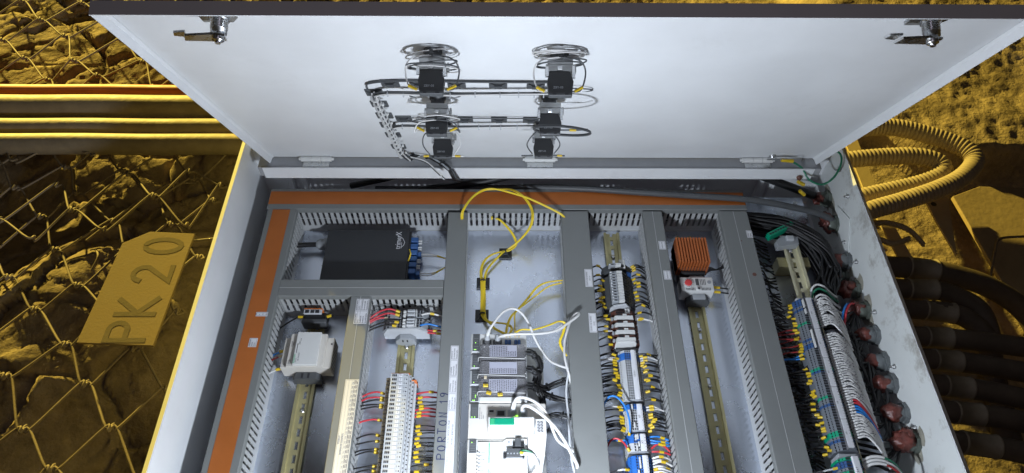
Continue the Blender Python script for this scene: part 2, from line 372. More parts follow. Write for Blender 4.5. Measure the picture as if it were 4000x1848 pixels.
def glyphs(s, org, h, w, adv, z, thick, m, parent, name='lettering', jit=0, slant=0):   # reading bottom to top (along +Y), letter tops towards -X
    r = random.Random(5)
    for k, ch in enumerate(s):
        if ch == ' ': continue
        mb = MB(); dx = r.uniform(-jit, jit); dy = r.uniform(-jit, jit)
        for q, st in enumerate(GL[ch]):
            stroke(mb, [(org[0]-p[1]*h+dx+slant*k, org[1]+sum(adv[:k])+p[0]*w+dy) for p in st], thick, z+.00005*q)
        o = mb.build(name, m, parent)
glyphs('PK 20', (-.772, .722), .084, .060, [.064, .055, .030, .078, .06], -.0598, .0115, 'stencil', t, slant=.0035)

# ---------------------------------------------------------------- right side: flexible conduit loop, struts, rope, conduits
def corrugated(pts, r, m, name, parent=None, pitch=.0105, depth=.10, n=18):
    P = spline(pts, 24); L = [0]
    for a, b in zip(P[:-1], P[1:]): L.append(L[-1]+(b-a).length)
    N_ = int(L[-1]/(pitch/6)); Q = []; j = 0
    for k in range(N_+1):
        s = L[-1]*k/N_
        while j < len(L)-2 and L[j+1] < s: j += 1
        t = (s-L[j])/max(1e-9, L[j+1]-L[j]); Q.append(P[j].lerp(P[j+1], t))
    prof = [1, 1, 1-depth*.3, 1-depth, 1-depth, 1-depth*.3]
    return MB().tube(Q, r, n, rf=lambda i: prof[i % 6]).build(name, m, parent)
fl = thing('flexible_conduit', 'ribbed flexible conduit coiled in a double loop on the rock right of the door', 'conduit', (1.0, 1.2, -.04))
o = corrugated([(.55, 1.300, -.066), (.80, 1.335, -.05), (.92, 1.345, -.045), (1.02, 1.345, -.04), (1.11, 1.31, -.035), (1.175, 1.26, -.03), (1.185, 1.215, -.03), (1.135, 1.165, -.035), (1.06, 1.128, -.04), (.97, 1.10, -.05), (.88, 1.075, -.06), (.80, 1.05, -.09), (.72, 1.00, -.14)], .0235, 'flex', 'outer_loop', fl)
o = corrugated([(.60, 1.235, -.10), (.78, 1.235, -.08), (.88, 1.245, -.06), (.99, 1.25, -.05), (1.06, 1.245, -.045), (1.105, 1.225, -.045), (1.105, 1.195, -.05), (1.05, 1.17, -.06), (.96, 1.15, -.07), (.87, 1.13, -.08), (.76, 1.11, -.12)], .0225, 'flex', 'inner_loop', fl)
t = tag(MB().prism([(.950, 1.62), (.990, 1.62), (.985, 1.16), (1.02, .90), (.985, .90), (.952, 1.16)], 'z', -.150, -.144).build('steel_strut', 'strut'), 'flat steel strut lying on the rock under the conduit loop', 'strut')
g = thing('gusset_plate', 'pointed flat steel plate with a bolt hole below the conduit loop', 'plate', (1.1, 1.1, -.12))
o = MB().prism([(1.080, 1.19), (1.150, 1.195), (1.098, .985), (1.086, 1.09)], 'z', -.122, -.116).build('plate', 'strut', g)
o = MB().lathe((1.098, 1.145, -.1158), (0, 0, 1), [(0, .007), (.0006, .007)], 12).build('bolt_hole', 'black', g)
tag(bevel(MB().prism([(1.185, 1.20), (1.27, 1.235), (1.60, 1.22), (1.62, .62), (1.23, .66), (1.205, .95)], 'z', -.162, -.150).build('base_plate', 'slab'), .002), 'smooth dusty base plate on the ground at the right edge', 'plate')
tag(MB().tube(spline([(1.165, .93, -.13), (1.20, 1.0, -.12), (1.225, 1.035, -.115), (1.29, 1.04, -.11), (1.295, 1.06, -.108)], 6), .0032, 6).build('bent_wire', 'wire'), 'bent end of wire sticking up over the base plate', 'wire')
def rope(pts, label):
    P = spline(pts, 10); mb = MB()
    for k in range(5):
        Q = []
        for i_, p in enumerate(P):
            a = i_*.62+k*2*math.pi/5; Q.append(p+Vector((0, math.cos(a), math.sin(a)))*.0045)
        mb.tube(Q, .0034, 5)
    return tag(mb.build('steel_rope', 'rope'), label, 'rope')
rope([(.76, 1.05, -.10), (.912, 1.070, -.10), (.955, 1.070, -.10), (1.00, 1.052, -.105), (1.03, 1.02, -.12)], 'twisted steel rope crossing the strut, the upper of two')
rope([(.80, 1.04, -.11), (.905, 1.022, -.10), (.942, 1.008, -.10), (.984, 1.020, -.095)], 'short frayed steel rope end across the strut, below the other rope')

# ================================================================ CABINET
XL, XR, YT, YB, ZR, ZB = -.5690, .737, 1.10, .12, .160, -.055
cab = thing('electrical_cabinet', 'large light grey electrical cabinet lying open with its door swung up', 'cabinet', (0, .6, -.055))
w = .0025
def wall(name, x0, x1, y0, y1, m='paint'): return MB().box(x0, x1, y0, y1, ZB, ZR).build(name, m, cab)
wall('side_wall', XL-w, XL, YB, YT)
rw = wall('side_wall', XR, XR+w, YB, YT, 'paint_dirty'); rw['label'] = 'smudged side wall carrying the cable glands'
wall('end_wall', XL-w, XR+w, YT+.0002, YT+w); wall('end_wall', XL-w, XR+w, YB-w, YB-.0002)
MB().box(XL, XR, YB, YT, ZB-w, ZB).build('back_wall', 'paint', cab)
# rolled rim: narrow lip turned outwards all round the opening
mb = MB(); mb.prism([(XL-.0002, ZR+.0032), (XL-.0105, ZR-.0035), (XL-.0125, ZR-.0070), (XL-.0125, ZR-.022), (XL-.0110, ZR-.022), (XL-.0110, ZR-.0075), (XL-.0098, ZR-.0050), (XL-.0002, ZR+.0010)][::-1], 'y', YB, YT+.006)
mb.build('rim', 'paint', cab)
mb = MB(); mb.prism([(XR+.0002, ZR+.0010), (XR+.0098, ZR-.0050), (XR+.0110, ZR-.0075), (XR+.0110, ZR-.022), (XR+.0125, ZR-.022), (XR+.0125, ZR-.0070), (XR+.0105, ZR-.0035), (XR+.0002, ZR+.0032)][::-1], 'y', YB, YT+.006); mb.build('rim', 'paint', cab)
MB().box(XL-.011, XR+.011, YT+.0035, YT+.006, ZR-.022, ZR).build('rim', 'paint', cab)
MB().box(XL-.010, XR+.012, YT+.0062, YT+.008, ZR-.02, ZR+.022).build('light_stop_lip', 'paint', cab)  # lip added behind the door to stop yellow lamp light leaking in
# mounting plate on studs
MB().box(-.548, .700, YB+.03, 1.070, -.003, 0).build('mounting_plate', 'galv', cab)
for x in (-.53, .68):
    for y in (.2, 1.05): MB().cyl((x, y, ZB), (x, y, .006), .005, 8).build('stud', 'steel', cab)
for x, y in ((-.395, .735), (-.430, .70), (-.320, .73)): MB().lathe((x, y, 0), (0, 0, 1), [(0, .004), (.002, .004), (.003, .002)], 10).build('screw', 'steel', cab)
# hinge channel fixed along the far wall
ch = MB(); ch.box(-.524, .668, 1.0250, 1.0275, .118, .1500); ch.box(-.524, .668, 1.0275, 1.0990, .1180, .1205); 
ch.build('hinge_channel', 'paint', cab)
MB().box(-.535, .684, 1.0290, 1.0990, .1208, .1480).build('hinge_strip', 'hinge_strip', cab)  # darker grey strip lying along the hinge channel
for x in (-.410, .0735, .546):
    h = MB(); h.box(x-.028, x+.028, 1.0295, 1.043, .1484, .1502); h.build('hinge_leaf', 'steel', cab)
    hb = MB()
    for a, b in ((-.033, -.0105), (-.0098, .0098), (.0105, .033)): hb.cyl((x+a, 1.048, .1545), (x+b, 1.048, .1545), .0062, 12)
    hb.cyl((x-.0375, 1.048, .1545), (x+.0375, 1.048, .1545), .0035, 8)
    hb.build('hinge', 'white', cab)
# earth strap bracket on the right wall and small weld studs
MB().prism([(.93, .10), (.985, .075), (.80, -.05), (.74, -.05)], 'x', XR-.0030, XR-.0006).build('bracket', 'paint_dirty', cab)
for y, z in ((1.044, .127), (.973, .122), (.838, .070), (.715, .073), (.596, .073), (.477, .071), (.90, .055)):
    mb = MB().lathe((XR, y, z), (-1, 0, 0), [(0, .0042), (.004, .0042), (.0042, .0022), (.010, .0022)], 8); mb.build('stud', 'dull_steel', cab)
for x in (-.503, -.470, .600, .628): MB().cbox(x-.0065, x+.0065, 1.088, 1.0995, -.045, .1175, .0015).build('support_strip', 'paint', cab)

# ---------------------------------------------------------------- door
Dv = Vector((0, -.449, .893)).normalized(); Nv = Vector((0, -Dv.z, Dv.y)).normalized(); HP = Vector((0, 1.055, .155)); Xv = Vector((1, 0, 0))
def Q(x, s, o=0): return HP+Xv*x+Dv*s+Nv*o
class DB(MB):                                           # builder writing in door coordinates (x, along door, off door)
    def mesh(s, name, mats):
        s.v = [tuple(Q(*p)) for p in s.v]; return MB.mesh(s, name, mats)
door = None
dx0, dx1, DL = -.507, .672, .668
door = DB().box(dx0-.004, dx1+.004, -.006, DL+.006, -.003, -.0004).build('door', 'paint', cab)
mb = DB(); mb.prism([(dx0-.004, -.0004), (dx0-.0055, .0150), (dx0-.0035, .0160), (dx0, .004), (dx0+.004, .0002)], 'y', -.002, DL+.006)
mb.build('side_fold', 'paint', door); mb = DB(); mb.prism([(dx1+.004, -.0004), (dx1-.004, .0002), (dx1, .004), (dx1+.0035, .0160), (dx1+.0055, .0150)], 'y', -.002, DL+.006)
mb.build('side_fold', 'paint', door)
mb = DB(); mb.box(dx0-.005, dx1+.005, DL+.0062, DL+.0085, -.0030, .0160); mb.box(dx0-.005, dx1+.005, DL, DL+.0062, -.0002, .0004)
mb.build('end_fold', 'paint', door)
DB().box(dx0+.012, dx1-.012, .004, DL-.004, .0002, .0010).build('inner_skin', 'paint', door)
# cam latches at the free edge
def latch(x, flip=1):
    t = DB(); t.prism([(x-.026, DL-.030), (x+.012, DL-.030), (x+.022, DL-.018), (x+.022, DL-.002), (x-.026, DL-.002)], 'z', .0012, .0060)
    t.build('latch_plate', 'dull_steel', door)
    t = DB(); t.lathe((x, DL-.016, .0061), (0, 0, 1), [(0, .0125), (.004, .0125), (.0042, .0100), (.022, .0100), (.0222, .0070), (.031, .0070)], 18)
    for k in range(6): t.lathe((x, DL-.016, .0105+k*.0022), (0, 0, 1), [(0, .0100), (.0006, .0108), (.0012, .0100)], 18)
    t.lathe((x, DL-.016, .0345), (0, 0, 1), [(0, .0075), (.003, .0075), (.0032, .0045), (.007, .0035)], 10)
    t.build('latch_barrel', 'steel', door)
    t = DB(); t.prism([(x-.045, DL-.024), (x-.006, DL-.026), (x+.008, DL-.024), (x+.010, DL-.010), (x-.006, DL-.006), (x-.040, DL-.010)], 'z', .0312, .0343)
    t.prism([(x-.058, DL-.021), (x-.044, DL-.024), (x-.040, DL-.010), (x-.055, DL-.012)], 'z', .0262, .0292)
    t.build('latch_cam', 'steel', door)
latch(-.362); latch(.540)

# ---------------------------------------------------------------- push button switch units on the inside of the door
SW = []
def dtube(mb, pts, r, n=8): return mb.add(*_t(pts, r, n))
def wire_loop(name, cx, cs, co, rx, rs, m, parent, tilt=0, r=.0011, a0=0, a1=360, n=28, sk=0):
    pts = []
    for k in range(n+1):
        a = math.radians(a0+(a1-a0)*k/n); pts.append(Q(cx+rx*math.cos(a)+sk*math.sin(a), cs+rs*math.sin(a), co+tilt*math.cos(a)+.004*math.sin(a)))
    return MB().tube(pts, r, 7).build(name, m, parent)
def switch(x, s, label, seed):
    r = random.Random(seed); t = thing('switch_unit', label, 'switch', tuple(Q(x, s)), 'switch units wired inside the door'); SW.append(t)
    d = DB(); d.lathe((x, s, .001), (0, 0, 1), [(0, .0135), (.004, .0135), (.004, .0115), (.016, .0115)], 20); d.build('nut', 'dk_grey', t)
    d = DB(); d.prism([(x-.017, s-.016), (x+.010, s-.016), (x+.018, s-.006), (x+.018, s+.013), (x-.017, s+.016)], 'z', .0165, .0245)
    d.prism([(x-.020, s-.011), (x+.020, s-.014), (x+.020, s+.012), (x-.020, s+.014)], 'z', .0250, .0345)
    d.box(x+.0202, x+.0235, s-.008, s+.002, .020, .031)
    d.build('mounting_collar', 'dull_steel', t)
    d = DB(); d.box(x-.0205, x-.0165, s+.0145, s+.0175, .030, .044, 0); d.box(x+.0165, x+.0205, s+.013, s+.016, .028, .046, 0); d.cbox(x-.004, x+.003, s+.0146, s+.0166, .029, .034, .0005)
    d.build('terminal_screw', 'steel', t)
    d = DB(); d.prism([(x-.0155, .0350), (x+.013, .0350), (x+.0155, .040), (x+.0185, .050), (x+.0165, .067), (x-.0165, .067), (x-.0185, .050), (x-.0165, .042)], 'y', s+.001, s+.0135)
    o = bevel(d.build('contact_block', 'black', t), .0009)
    d = DB(); d.cbox(x-.0165, x+.0165, s+.0015, s+.0130, .0673, .0705, .0008); d.build('front_cap', 'dk_grey', t)
    d = DB(); d.box(x-.011, x-.006, s+.0132, s+.0134, .0680, .0698); d.box(x+.006, x+.011, s+.0132, s+.0134, .0680, .0698); d.build('terminal_hole', 'ink_blk', t)
    mx = Matrix((( 1, 0, 0, 0), (0, -Nv.y*-1, Dv.y, 0), (0, -Nv.z*-1, Dv.z, 0), (0, 0, 0, 1)))
    mx = Matrix.Translation(Q(x-.010, s+.0137, .0605)) @ Matrix(((1, 0, 0, 0), (0, -Nv.y, Dv.y, 0), (0, -Nv.z, Dv.z, 0), (0, 0, 0, 1)))
    text('ZBY-05', .0045, None, 'mid_grey', t, mtx=mx)
    return t, r
def sleeve(a, b, r=.0024, m='yellow', parent=None, name='marker_sleeve'): return MB().cyl(a, b, r, 8).build(name, m, parent)
def ringset(t, x, s, n_dark, n_white, rx, rs, co, spread, seed, low=False):
    r = random.Random(seed)
    for k in range(n_dark): wire_loop('dark_wire', x+r.uniform(-.004, .004), s+r.uniform(-.004, .006), co+r.uniform(0, spread), rx*r.uniform(.92, 1.05), rs*r.uniform(.9, 1.1), 'dk_grey', t, r.uniform(-.006, .006), sk=r.uniform(-.006, .006))
    for k in range(n_white): wire_loop('white_wire', x+r.uniform(-.004, .004), s+r.uniform(-.004, .006), co+r.uniform(0, spread), rx*r.uniform(.90, 1.02), rs*r.uniform(.9, 1.1), 'white_wire', t, r.uniform(-.006, .006), sk=r.uniform(-.006, .006))
    for m, sgn in (('white_wire', -1), ('dk_grey', 1)):
        P = [Q(x, s+rs*.8, co+.010), Q(x+sgn*rx*.75, s+rs*.7, co+.014), Q(x+sgn*rx*1.02, s+rs*.1, co+.026), Q(x+sgn*rx*.85, s-.002, .056), Q(x+sgn*.018, s, .060)]
        MB().tube(spline(P, 7), .0012, 7).build('lead', m, t)
        sleeve(Q(x+sgn*rx*.90, s-.001, .053), Q(x+sgn*.021, s, .0595), .0022, 'yellow', t)
    d = DB(); d.box(x-.0025, x+.0025, s+rs*.98, s+rs*1.10, co+.004, co+.012); d.build('cable_tie', 'black', t)
t, r = switch(-.104, .545, 'switch unit in the top left of the door group, big wire coil around it', 1); ringset(t, -.104, .545, 2, 2, .037, .022, .006, .022, 11)
t, r = switch(.0755, .540, 'switch unit at top right of the door group, pale and dark loops around it', 2); ringset(t, .0755, .540, 2, 4, .036, .022, .006, .022, 12)
t, r = switch(-.1145, .360, 'middle left switch unit, flat wire loops around its black block', 3); ringset(t, -.1145, .360, 1, 2, .037, .022, .036, .008, 13)
wire_loop('dark_wire', -.118, .372, .003, .042, .020, 'dk_grey', t)
t, r = switch(.0720, .365, 'middle right switch unit with a dark loop hanging out to its right', 4)
for k in range(2): wire_loop('dark_wire', .092, .368+.003*k, .060+.003*k, .047, .034, 'dk_grey', t, .004, r=.0014)
sleeve(Q(.105, .362, .058), Q(.116, .362, .058), .0022, 'yellow', t); MB().tube([Q(.090, .362, .058), Q(.12, .362, .058), Q(.134, .372, .060)], .0014, 7).build('lead', 'dk_grey', t)
wire_loop('dark_wire', .095, .40, .003, .045, .018, 'dk_grey', t)
t, r = switch(-.116, .225, 'lower left switch unit nearest the hinges, with the text plate facing the hinge tie', 5)
t['label'] = 'bottom left switch unit, one short loop either side, just above the hinge line'
for k, (m, sg) in enumerate((('dk_grey', -1), ('white_wire', 1))):
    MB().tube(spline([Q(-.118, .25, .022), Q(-.118+sg*.028, .25, .028), Q(-.118+sg*.034, .24, .046), Q(-.118+sg*.022, .228, .062)], 7), .0012, 7).build('lead', m, t)
    MB().tube([Q(-.118+sg*.018, .225, .063), Q(-.118+sg*.040, .225, .064)], .0014, 7).build('lead', m, t)
    sleeve(Q(-.118+sg*.024, .225, .0632), Q(-.118+sg*.034, .225, .0637), .0021, 'yellow', t)
t, r = switch(.0685, .230, 'bottom right switch unit directly above the middle hinge', 6)
for k, (m, sg) in enumerate((('dk_grey', -1), ('dk_grey', 1))):
    MB().tube(spline([Q(.068, .25, .022), Q(.068+sg*.014, .26, .028), Q(.068+sg*.030, .245, .046), Q(.068+sg*.020, .230, .060)], 7), .0012, 7).build('lead', m, t)
    MB().tube([Q(.068+sg*.018, .23, .063), Q(.068+sg*.040, .23, .064)], .0015, 7).build('lead', m, t)
sleeve(Q(.094, .23, .0634), Q(.103, .23, .0639), .0021, 'yellow', t)

# ---------------------------------------------------------------- wire harness tied down on the door
hn = thing('door_wire_harness', 'ladder shaped wire harness tied to the door between the switch units', 'wire harness', tuple(Q(-.15, .3)))
pads = [(-.184, .425), (-.139, .423), (-.079, .421), (-.013, .420), (.047, .418), (-.186, .256), (-.075, .253), (-.013, .252), (.045, .250)]
lad = [(-.216, .384), (-.217, .331), (-.218, .272), (-.220, .220), (-.220, .160), (-.221, .082)]
def tie_base(x, s, q=.0145):
    d = DB(); d.cbox(x-q, x+q, s-q*.92, s+q*.92, .0012, .0035, .0008)
    d.box(x-.006, x+.006, s-.005, s+.005, .0035, .0075); d.prism([(x-.012, s+.010), (x-.010, s+.011), (x-.004, s+.003), (x-.006, s+.002)], 'z', .0035, .0058); d.prism([(x+.012, s+.010), (x+.010, s+.011), (x+.004, s+.003), (x+.006, s+.002)], 'z', .0035, .0058)
    d.build('tie_base', 'dk_grey', hn)
for p in pads: tie_base(*p)
for p in lad: tie_base(*p)
r = random.Random(3)
def bundle(path, n, rad, r0, cols, parent, name='wire', twist=.5, sc=.8):
    P = [Vector(p) for p in spline(path, 6)]
    for k in range(n):
        a0 = 2*math.pi*k/max(1, n); rr = rad*(0 if k == 0 and n > 3 else 1); pts = []
        for i_, p in enumerate(P):
            tt = (P[min(i_+1, len(P)-1)]-P[max(0, i_-1)]).normalized(); u = tt.orthogonal().normalized(); v = tt.cross(u)
            a = a0+twist*math.sin(i_*.21+k); pts.append(p+u*math.cos(a)*rr+v*math.sin(a)*rr)
        MB().tube(pts, r0, 6).build(name, cols[k % len(cols)], parent)
bundle([Q(.085, .410, .014), Q(.0, .405, .013), (Q(-.10, .404, .013)), Q(-.185, .408, .012), Q(-.213, .395, .012)], 5, .0028, .0014, ['dk_grey', 'white_wire', 'dk_grey', 'dk_grey', 'mid_grey'], hn, 'row_wire')
bundle([Q(.085, .436, .004), Q(-.05, .437, .004), Q(-.16, .440, .004), Q(-.215, .43, .004), Q(-.222, .41, .008)], 2, .001, .0013, ['dk_grey'], hn, 'row_wire')
bundle([Q(.085, .243, .013), Q(.0, .240, .013), (Q(-.12, .238, .013)), Q(-.19, .242, .012), Q(-.215, .225, .012)], 5, .0026, .0014, ['dk_grey', 'white_wire', 'dk_grey', 'dk_grey', 'mid_grey'], hn, 'row_wire')
bundle([Q(.085, .266, .004), Q(-.05, .267, .004), Q(-.17, .268, .004)], 1, .001, .0012, ['dk_grey'], hn, 'row_wire')
bundle([Q(-.213, .400, .012), Q(-.2145, .36, .012), Q(-.216, .28, .012), Q(-.218, .2, .012), Q(-.219, .12, .012), Q(-.215, .07, .014), Q(-.203, .045, .018)], 8, .0042, .0015, ['dk_grey', 'white_wire', 'dk_grey', 'white_wire', 'dk_grey', 'dk_grey', 'white_wire'], hn, 'drop_wire')
bundle([Q(-.203, .05, .016), Q(-.17, .045, .024), Q(-.145, .040, .045), Q(-.130, .030, .058)], 2, .0012, .0012, ['white_wire', 'dk_grey'], hn, 'lead')
bundle([Q(-.203, .045, .018), (-.186, 1.055, .165), (-.150, 1.040, .163), (-.122, 1.018, .158), (-.110, 1.010, .135), (-.102, 1.045, .09)], 6, .0042, .0021, ['dk_grey', 'black_wire', 'mid_grey', 'black_wire'], hn, 'tail_wire', .2)
def tie(p, d, R, m='white', parent=None, w_=.0016):
    d = Vector(d).normalized(); p = Vector(p); MB().lathe(p-d*w_/2, d, [(0, R*.86), (0, R), (w_, R), (w_, R*.86)], 12).build('cable_tie', m, parent)
for x in (-.19, -.165, -.125, -.09, -.05, -.03, -.01, .02, .045, .06):
    for s_, o_ in ((.405, .013), (.240, .013)):
        if r.random() < .85: tie(Q(x, s_+(.003 if x < -.18 else 0), o_), Xv, .0052, 'lt_grey', hn)
for k in range(15):
    s_ = .385-.0235*k; tie(Q(-.2145-.0003*k, s_, .0125), Dv+Xv*r.uniform(-.25, .25), .0078, 'white', hn)
    if k % 2: MB().cbox(-.002, .002, -.0025, .0025, 0, .004, .0006).build('tie_head', 'white', hn, tuple(Q(-.206, s_-.004, .014)))
for p, d in (((-.170, 1.049, .1645), (1, -.4, 0)), ((-.137, 1.030, .161), (1, -.8, -.1))): tie(p, d, .0078, 'black', hn, .003)

# ================================================================ TRUNKING
TZ = .080
def slotted(mb, along, at, a, b, t0, inward):        # one slotted side, teeth every 12.5 mm
    th = .0016*inward
    def bx(s0, s1, z0, z1, k=0.0):
        u0, u1 = sorted((at+k*inward, at+th)); 
        if along == 'x': mb.box(s0, s1, u0, u1, z0, z1)
        else: mb.box(u0, u1, s0, s1, z0, z1)
    bx(a, b, .0, .0185); bx(a, b, .0665, .0718)
    n = int((b-a)/.0125); off = ((b-a)-n*.0125)/2; s = a
    for k in range(n+1):
        c = a+off+.0125*k
        lo, hi = max(a, c-.0125/2+.0026), min(b, c+.0125/2-.0026)
        if hi-lo > .001: bx(lo, hi, .0185, .0665); bx(max(a, lo-.0016), min(b, hi+.0016), .0415, .0445, .0001)
def trunk(label, x0, x1, y0, y1, along, stripe=None, ridge=True, name='cable_trunking', skip=()):
    t = thing(name, label, 'cable trunking', ((x0+x1)/2, (y0+y1)/2, 0))
    if along == 'y': cov = [(x0, .0665), (x0, TZ-.0012), (x0+.0012, TZ), (x1-.0012, TZ), (x1, TZ-.0012), (x1, .0665), (x1-.0012, .0665), (x1-.0012, TZ-.0016), (x0+.0012, TZ-.0016), (x0+.0012, .0665)]; ax = 'y'; a, b = y0, y1
    else: cov = [(y0, .0665), (y0, TZ-.0012), (y0+.0012, TZ), (y1-.0012, TZ), (y1, TZ-.0012), (y1, .0665), (y1-.0012, .0665), (y1-.0012, TZ-.0016), (y0+.0012, TZ-.0016), (y0+.0012, .0665)]; ax = 'x'; a, b = x0, x1
    MB().prism(cov, ax, a, b).build('cover', 'trunk', t)
    c = ((x0+x1)/2 if along == 'y' else (y0+y1)/2)
    if ridge:
        m = MB(); m.box(*((c-.0005, c+.0005, a, b) if along == 'y' else (a, b, c-.0005, c+.0005)), TZ+.0001, TZ+.0004); m.build('cover_ridge', 'trunk_side', t)
    if stripe:
        m = MB(); e0, e1 = stripe; m.box(*((e0, e1, a+.001, b-.001) if along == 'y' else (a+.001, b-.001, e0, e1)), TZ+.0003, TZ+.0005); m.build('orange_stripe', 'orange', t)
    for k, (at, inw) in enumerate((((x0 if along == 'y' else y0)+.0016, 1), ((x1 if along == 'y' else y1)-.0016, -1))):
        if k in skip: continue
        m = MB(); slotted(m, along, at, a, b, 0, inw); m.build('slotted_side', 'trunk_side', t)
    m = MB(); m.box(x0+.003, x1-.003, y0, y1, .0005, .002); m.build('base', 'trunk_side', t)
    # dark filling of wires seen through the slots
    r = random.Random(int(abs(x0*1e4)+abs(y0*1e3)))
    for k in range(5 if x1-x0 < .05 or along == 'x' else 7):
        f = (k+.7)/7.5; pts = []
        for j in range(13):
            s_ = a+.01+(b-a-.02)*j/12; off = r.uniform(-.003, .003)
            if along == 'y': pts.append((x0+.009+(x1-x0-.018)*f+off, s_, .012+.042*r.random()))
            else: pts.append((s_, y0+.009+(y1-y0-.018)*f+off, .012+.042*r.random()))
        MB().tube(spline(pts, 3), .0032, 5).build('inner_cable', 'black_wire' if r.random() < .8 else 'dk_grey', t)
    return t
YB2 = YB+.04
T0 = trunk('horizontal trunking with long orange stripe under the hinges', -.522, .529, .9690, 1.0270, 'x', stripe=(.9825, 1.0180), ridge=False)
T1 = trunk('left vertical trunking with an orange stripe down its cover', -.519, -.456, YB2, .9680, 'y', stripe=(-.5075, -.4700), ridge=False)
T2 = trunk('short horizontal grey trunking below the black fibre box', -.4555, -.1262, .7470, .7865, 'x')
T3 = trunk('vertical trunking carrying the FUSIBLES label strip', -.3095, -.2695, YB2, .7465, 'y')
T4 = trunk('vertical trunking with PORTON 19 handwritten on its cover', -.1255, -.0835, YB2, .9600, 'y', ridge=False)
T5 = trunk('wide vertical grey trunking right of the white controller', .1200, .1790, YB2, .9640, 'y', ridge=False)
T6 = trunk('narrow vertical trunking between the terminals and the orange heater', .2985, .3405, YB2, .9640, 'y')
T7 = trunk('rightmost vertical trunking with one stained spot near its top', .4660, .5270, YB2, .9650, 'y')
MB().lathe((.510, .80, TZ+.0001), (0, 0, 1), [(0, .0045), (.0002, .004)], 9).build('rust_spot', 'brown', T7)
MB().lathe((.500, .885, TZ+.0001), (0, 0, 1), [(0, .0015), (.0002, .001)], 7).build('rust_spot', 'brown', T7)

# printed labels on the covers
def card(parent, x0, x1, y0, y1, m='paper', z=TZ+.0006, name='printed_label', th=.0004, tilt=0):
    o = MB().box(x0, x1, y0, y1, z, z+th).build(name, m, parent)
    fr = MB(); e = .0004; zz = z+th
    for b in ((x0+.0012, x1-.0012, y0+.0012, y0+.0012+e), (x0+.0012, x1-.0012, y1-.0012-e, y1-.0012), (x0+.0012, x0+.0012+e, y0+.0012, y1-.0012), (x1-.0012-e, x1-.0012, y0+.0012, y1-.0012)): fr.box(*b, zz, zz+.0001)
    fr.build('frame_line', 'ink', o); return o
def vtext(s, size, x, y, parent, m='ink', z=TZ+.0011, sx=1, al='LEFT'): return text(s, size, (x, y, z), m, parent, sx=sx, align=al)
def cyl_text(): pass
# strip on T4: x grows to the right, text reads upwards
for (y0, y1, ls) in ((.607, .636, ['MODULO DE', 'COMUNICACION', 'MODELO BMX']), (.573, .6065, ['16 ENTRADAS', 'DIGITALES RELE', 'MODELO DRA0805']), (.540, .5725, ['16 ENTRADAS', 'DIGITALES 120 VAC', 'MODELO DAI1604']), (.507, .5395, ['16 ENTRADAS', 'DIGITALES 120 VAC', 'MODELO DAI1604'])):
    c = card(T4, -.1045, -.0895, y0, y1)
    for k, l in enumerate(ls): vtext(l, .0034, -.1003+.0045*k, y0+.002, c, sx=.78)
c = card(T4, -.1045, -.0895, .440, .5065); vtext('CPU PLC MODICON M580', .0045, -.0990, .443, c, sx=.85); vtext('MODELO BMEP581020', .0045, -.0925, .443, c, sx=.85)
c = card(T4, -.1045, -.0895, .370, .4395); vtext('FUENTE DE PODER PLC', .0045, -.0990, .385, c, sx=.85); vtext('MODELO CPS2000', .0045, -.0925, .385, c, sx=.85)
glyphs('PORTON 19', (-.1055, .4175), .0140, .0125, [.0140, .0165, .0150, .0150, .0165, .0175, .0080, .0115, .012], TZ+.0002, .0014, 'marker', T4, 'handwriting', jit=.0008)
# relay cards and fuse list on T3
for (y0, y1, ls) in ((.7135, .7400, ['RELES DE CONTROL', '120 VAC', 'R1:ACCION APERTURA', 'R2:ACCION CIERRE', 'R3:MODO REMOTO']), (.6835, .7130, ['RELES DE CONTROL', '24 VDC', 'R1:SIRENA VIVA', 'R2:SIRENA VOL.', 'R3:CAMBIO BATERIA'])):
    c = card(T3, -.2965, -.2715, y0, y1, m='paper')
    for k, l in enumerate(ls): vtext(l, .0034, -.2925+.0049*k, y0+.0018, c, 'ink', sx=.68)
    for k in range(2): MB().box(-.2912+.0049*k, -.2908+.0049*k, y0+.001, y1-.001, TZ+.0010, TZ+.0011).build('rule', 'ink', c)
c = card(T3, -.2955, -.2705, .30, .5665, m='paper_warm')
vtext('FUSIBLES', .0042, -.2905, .445, c, sx=.9); vtext('SISTEMA DE CONTROL', .0042, -.2852, .425, c, sx=.9)
mb = MB()
for x in (-.2885, -.2833, -.2788): mb.box(x, x+.0002, .302, .5645, TZ+.0010, TZ+.0011)
for k in range(29): mb.box(-.2833, -.2712, .5650-.0086*k, .5652-.0086*k, TZ+.0010, TZ+.0011)
mb.build('rule', 'ink', c)
for k in range(26): vtext('F%d' % (26-k), .0036, -.2795, .5578-.0086*k, c, sx=.75)
mb = MB(); r = random.Random(2)
for k in range(27):
    for j in range(3):
        l = r.uniform(.0045, .0070); mb.box(-.2780+.0022*j, -.2768+.0022*j, .5574-.0086*k, .5574-.0086*k+l, TZ+.0010, TZ+.0011)
mb.build('small_print', 'ink', c)
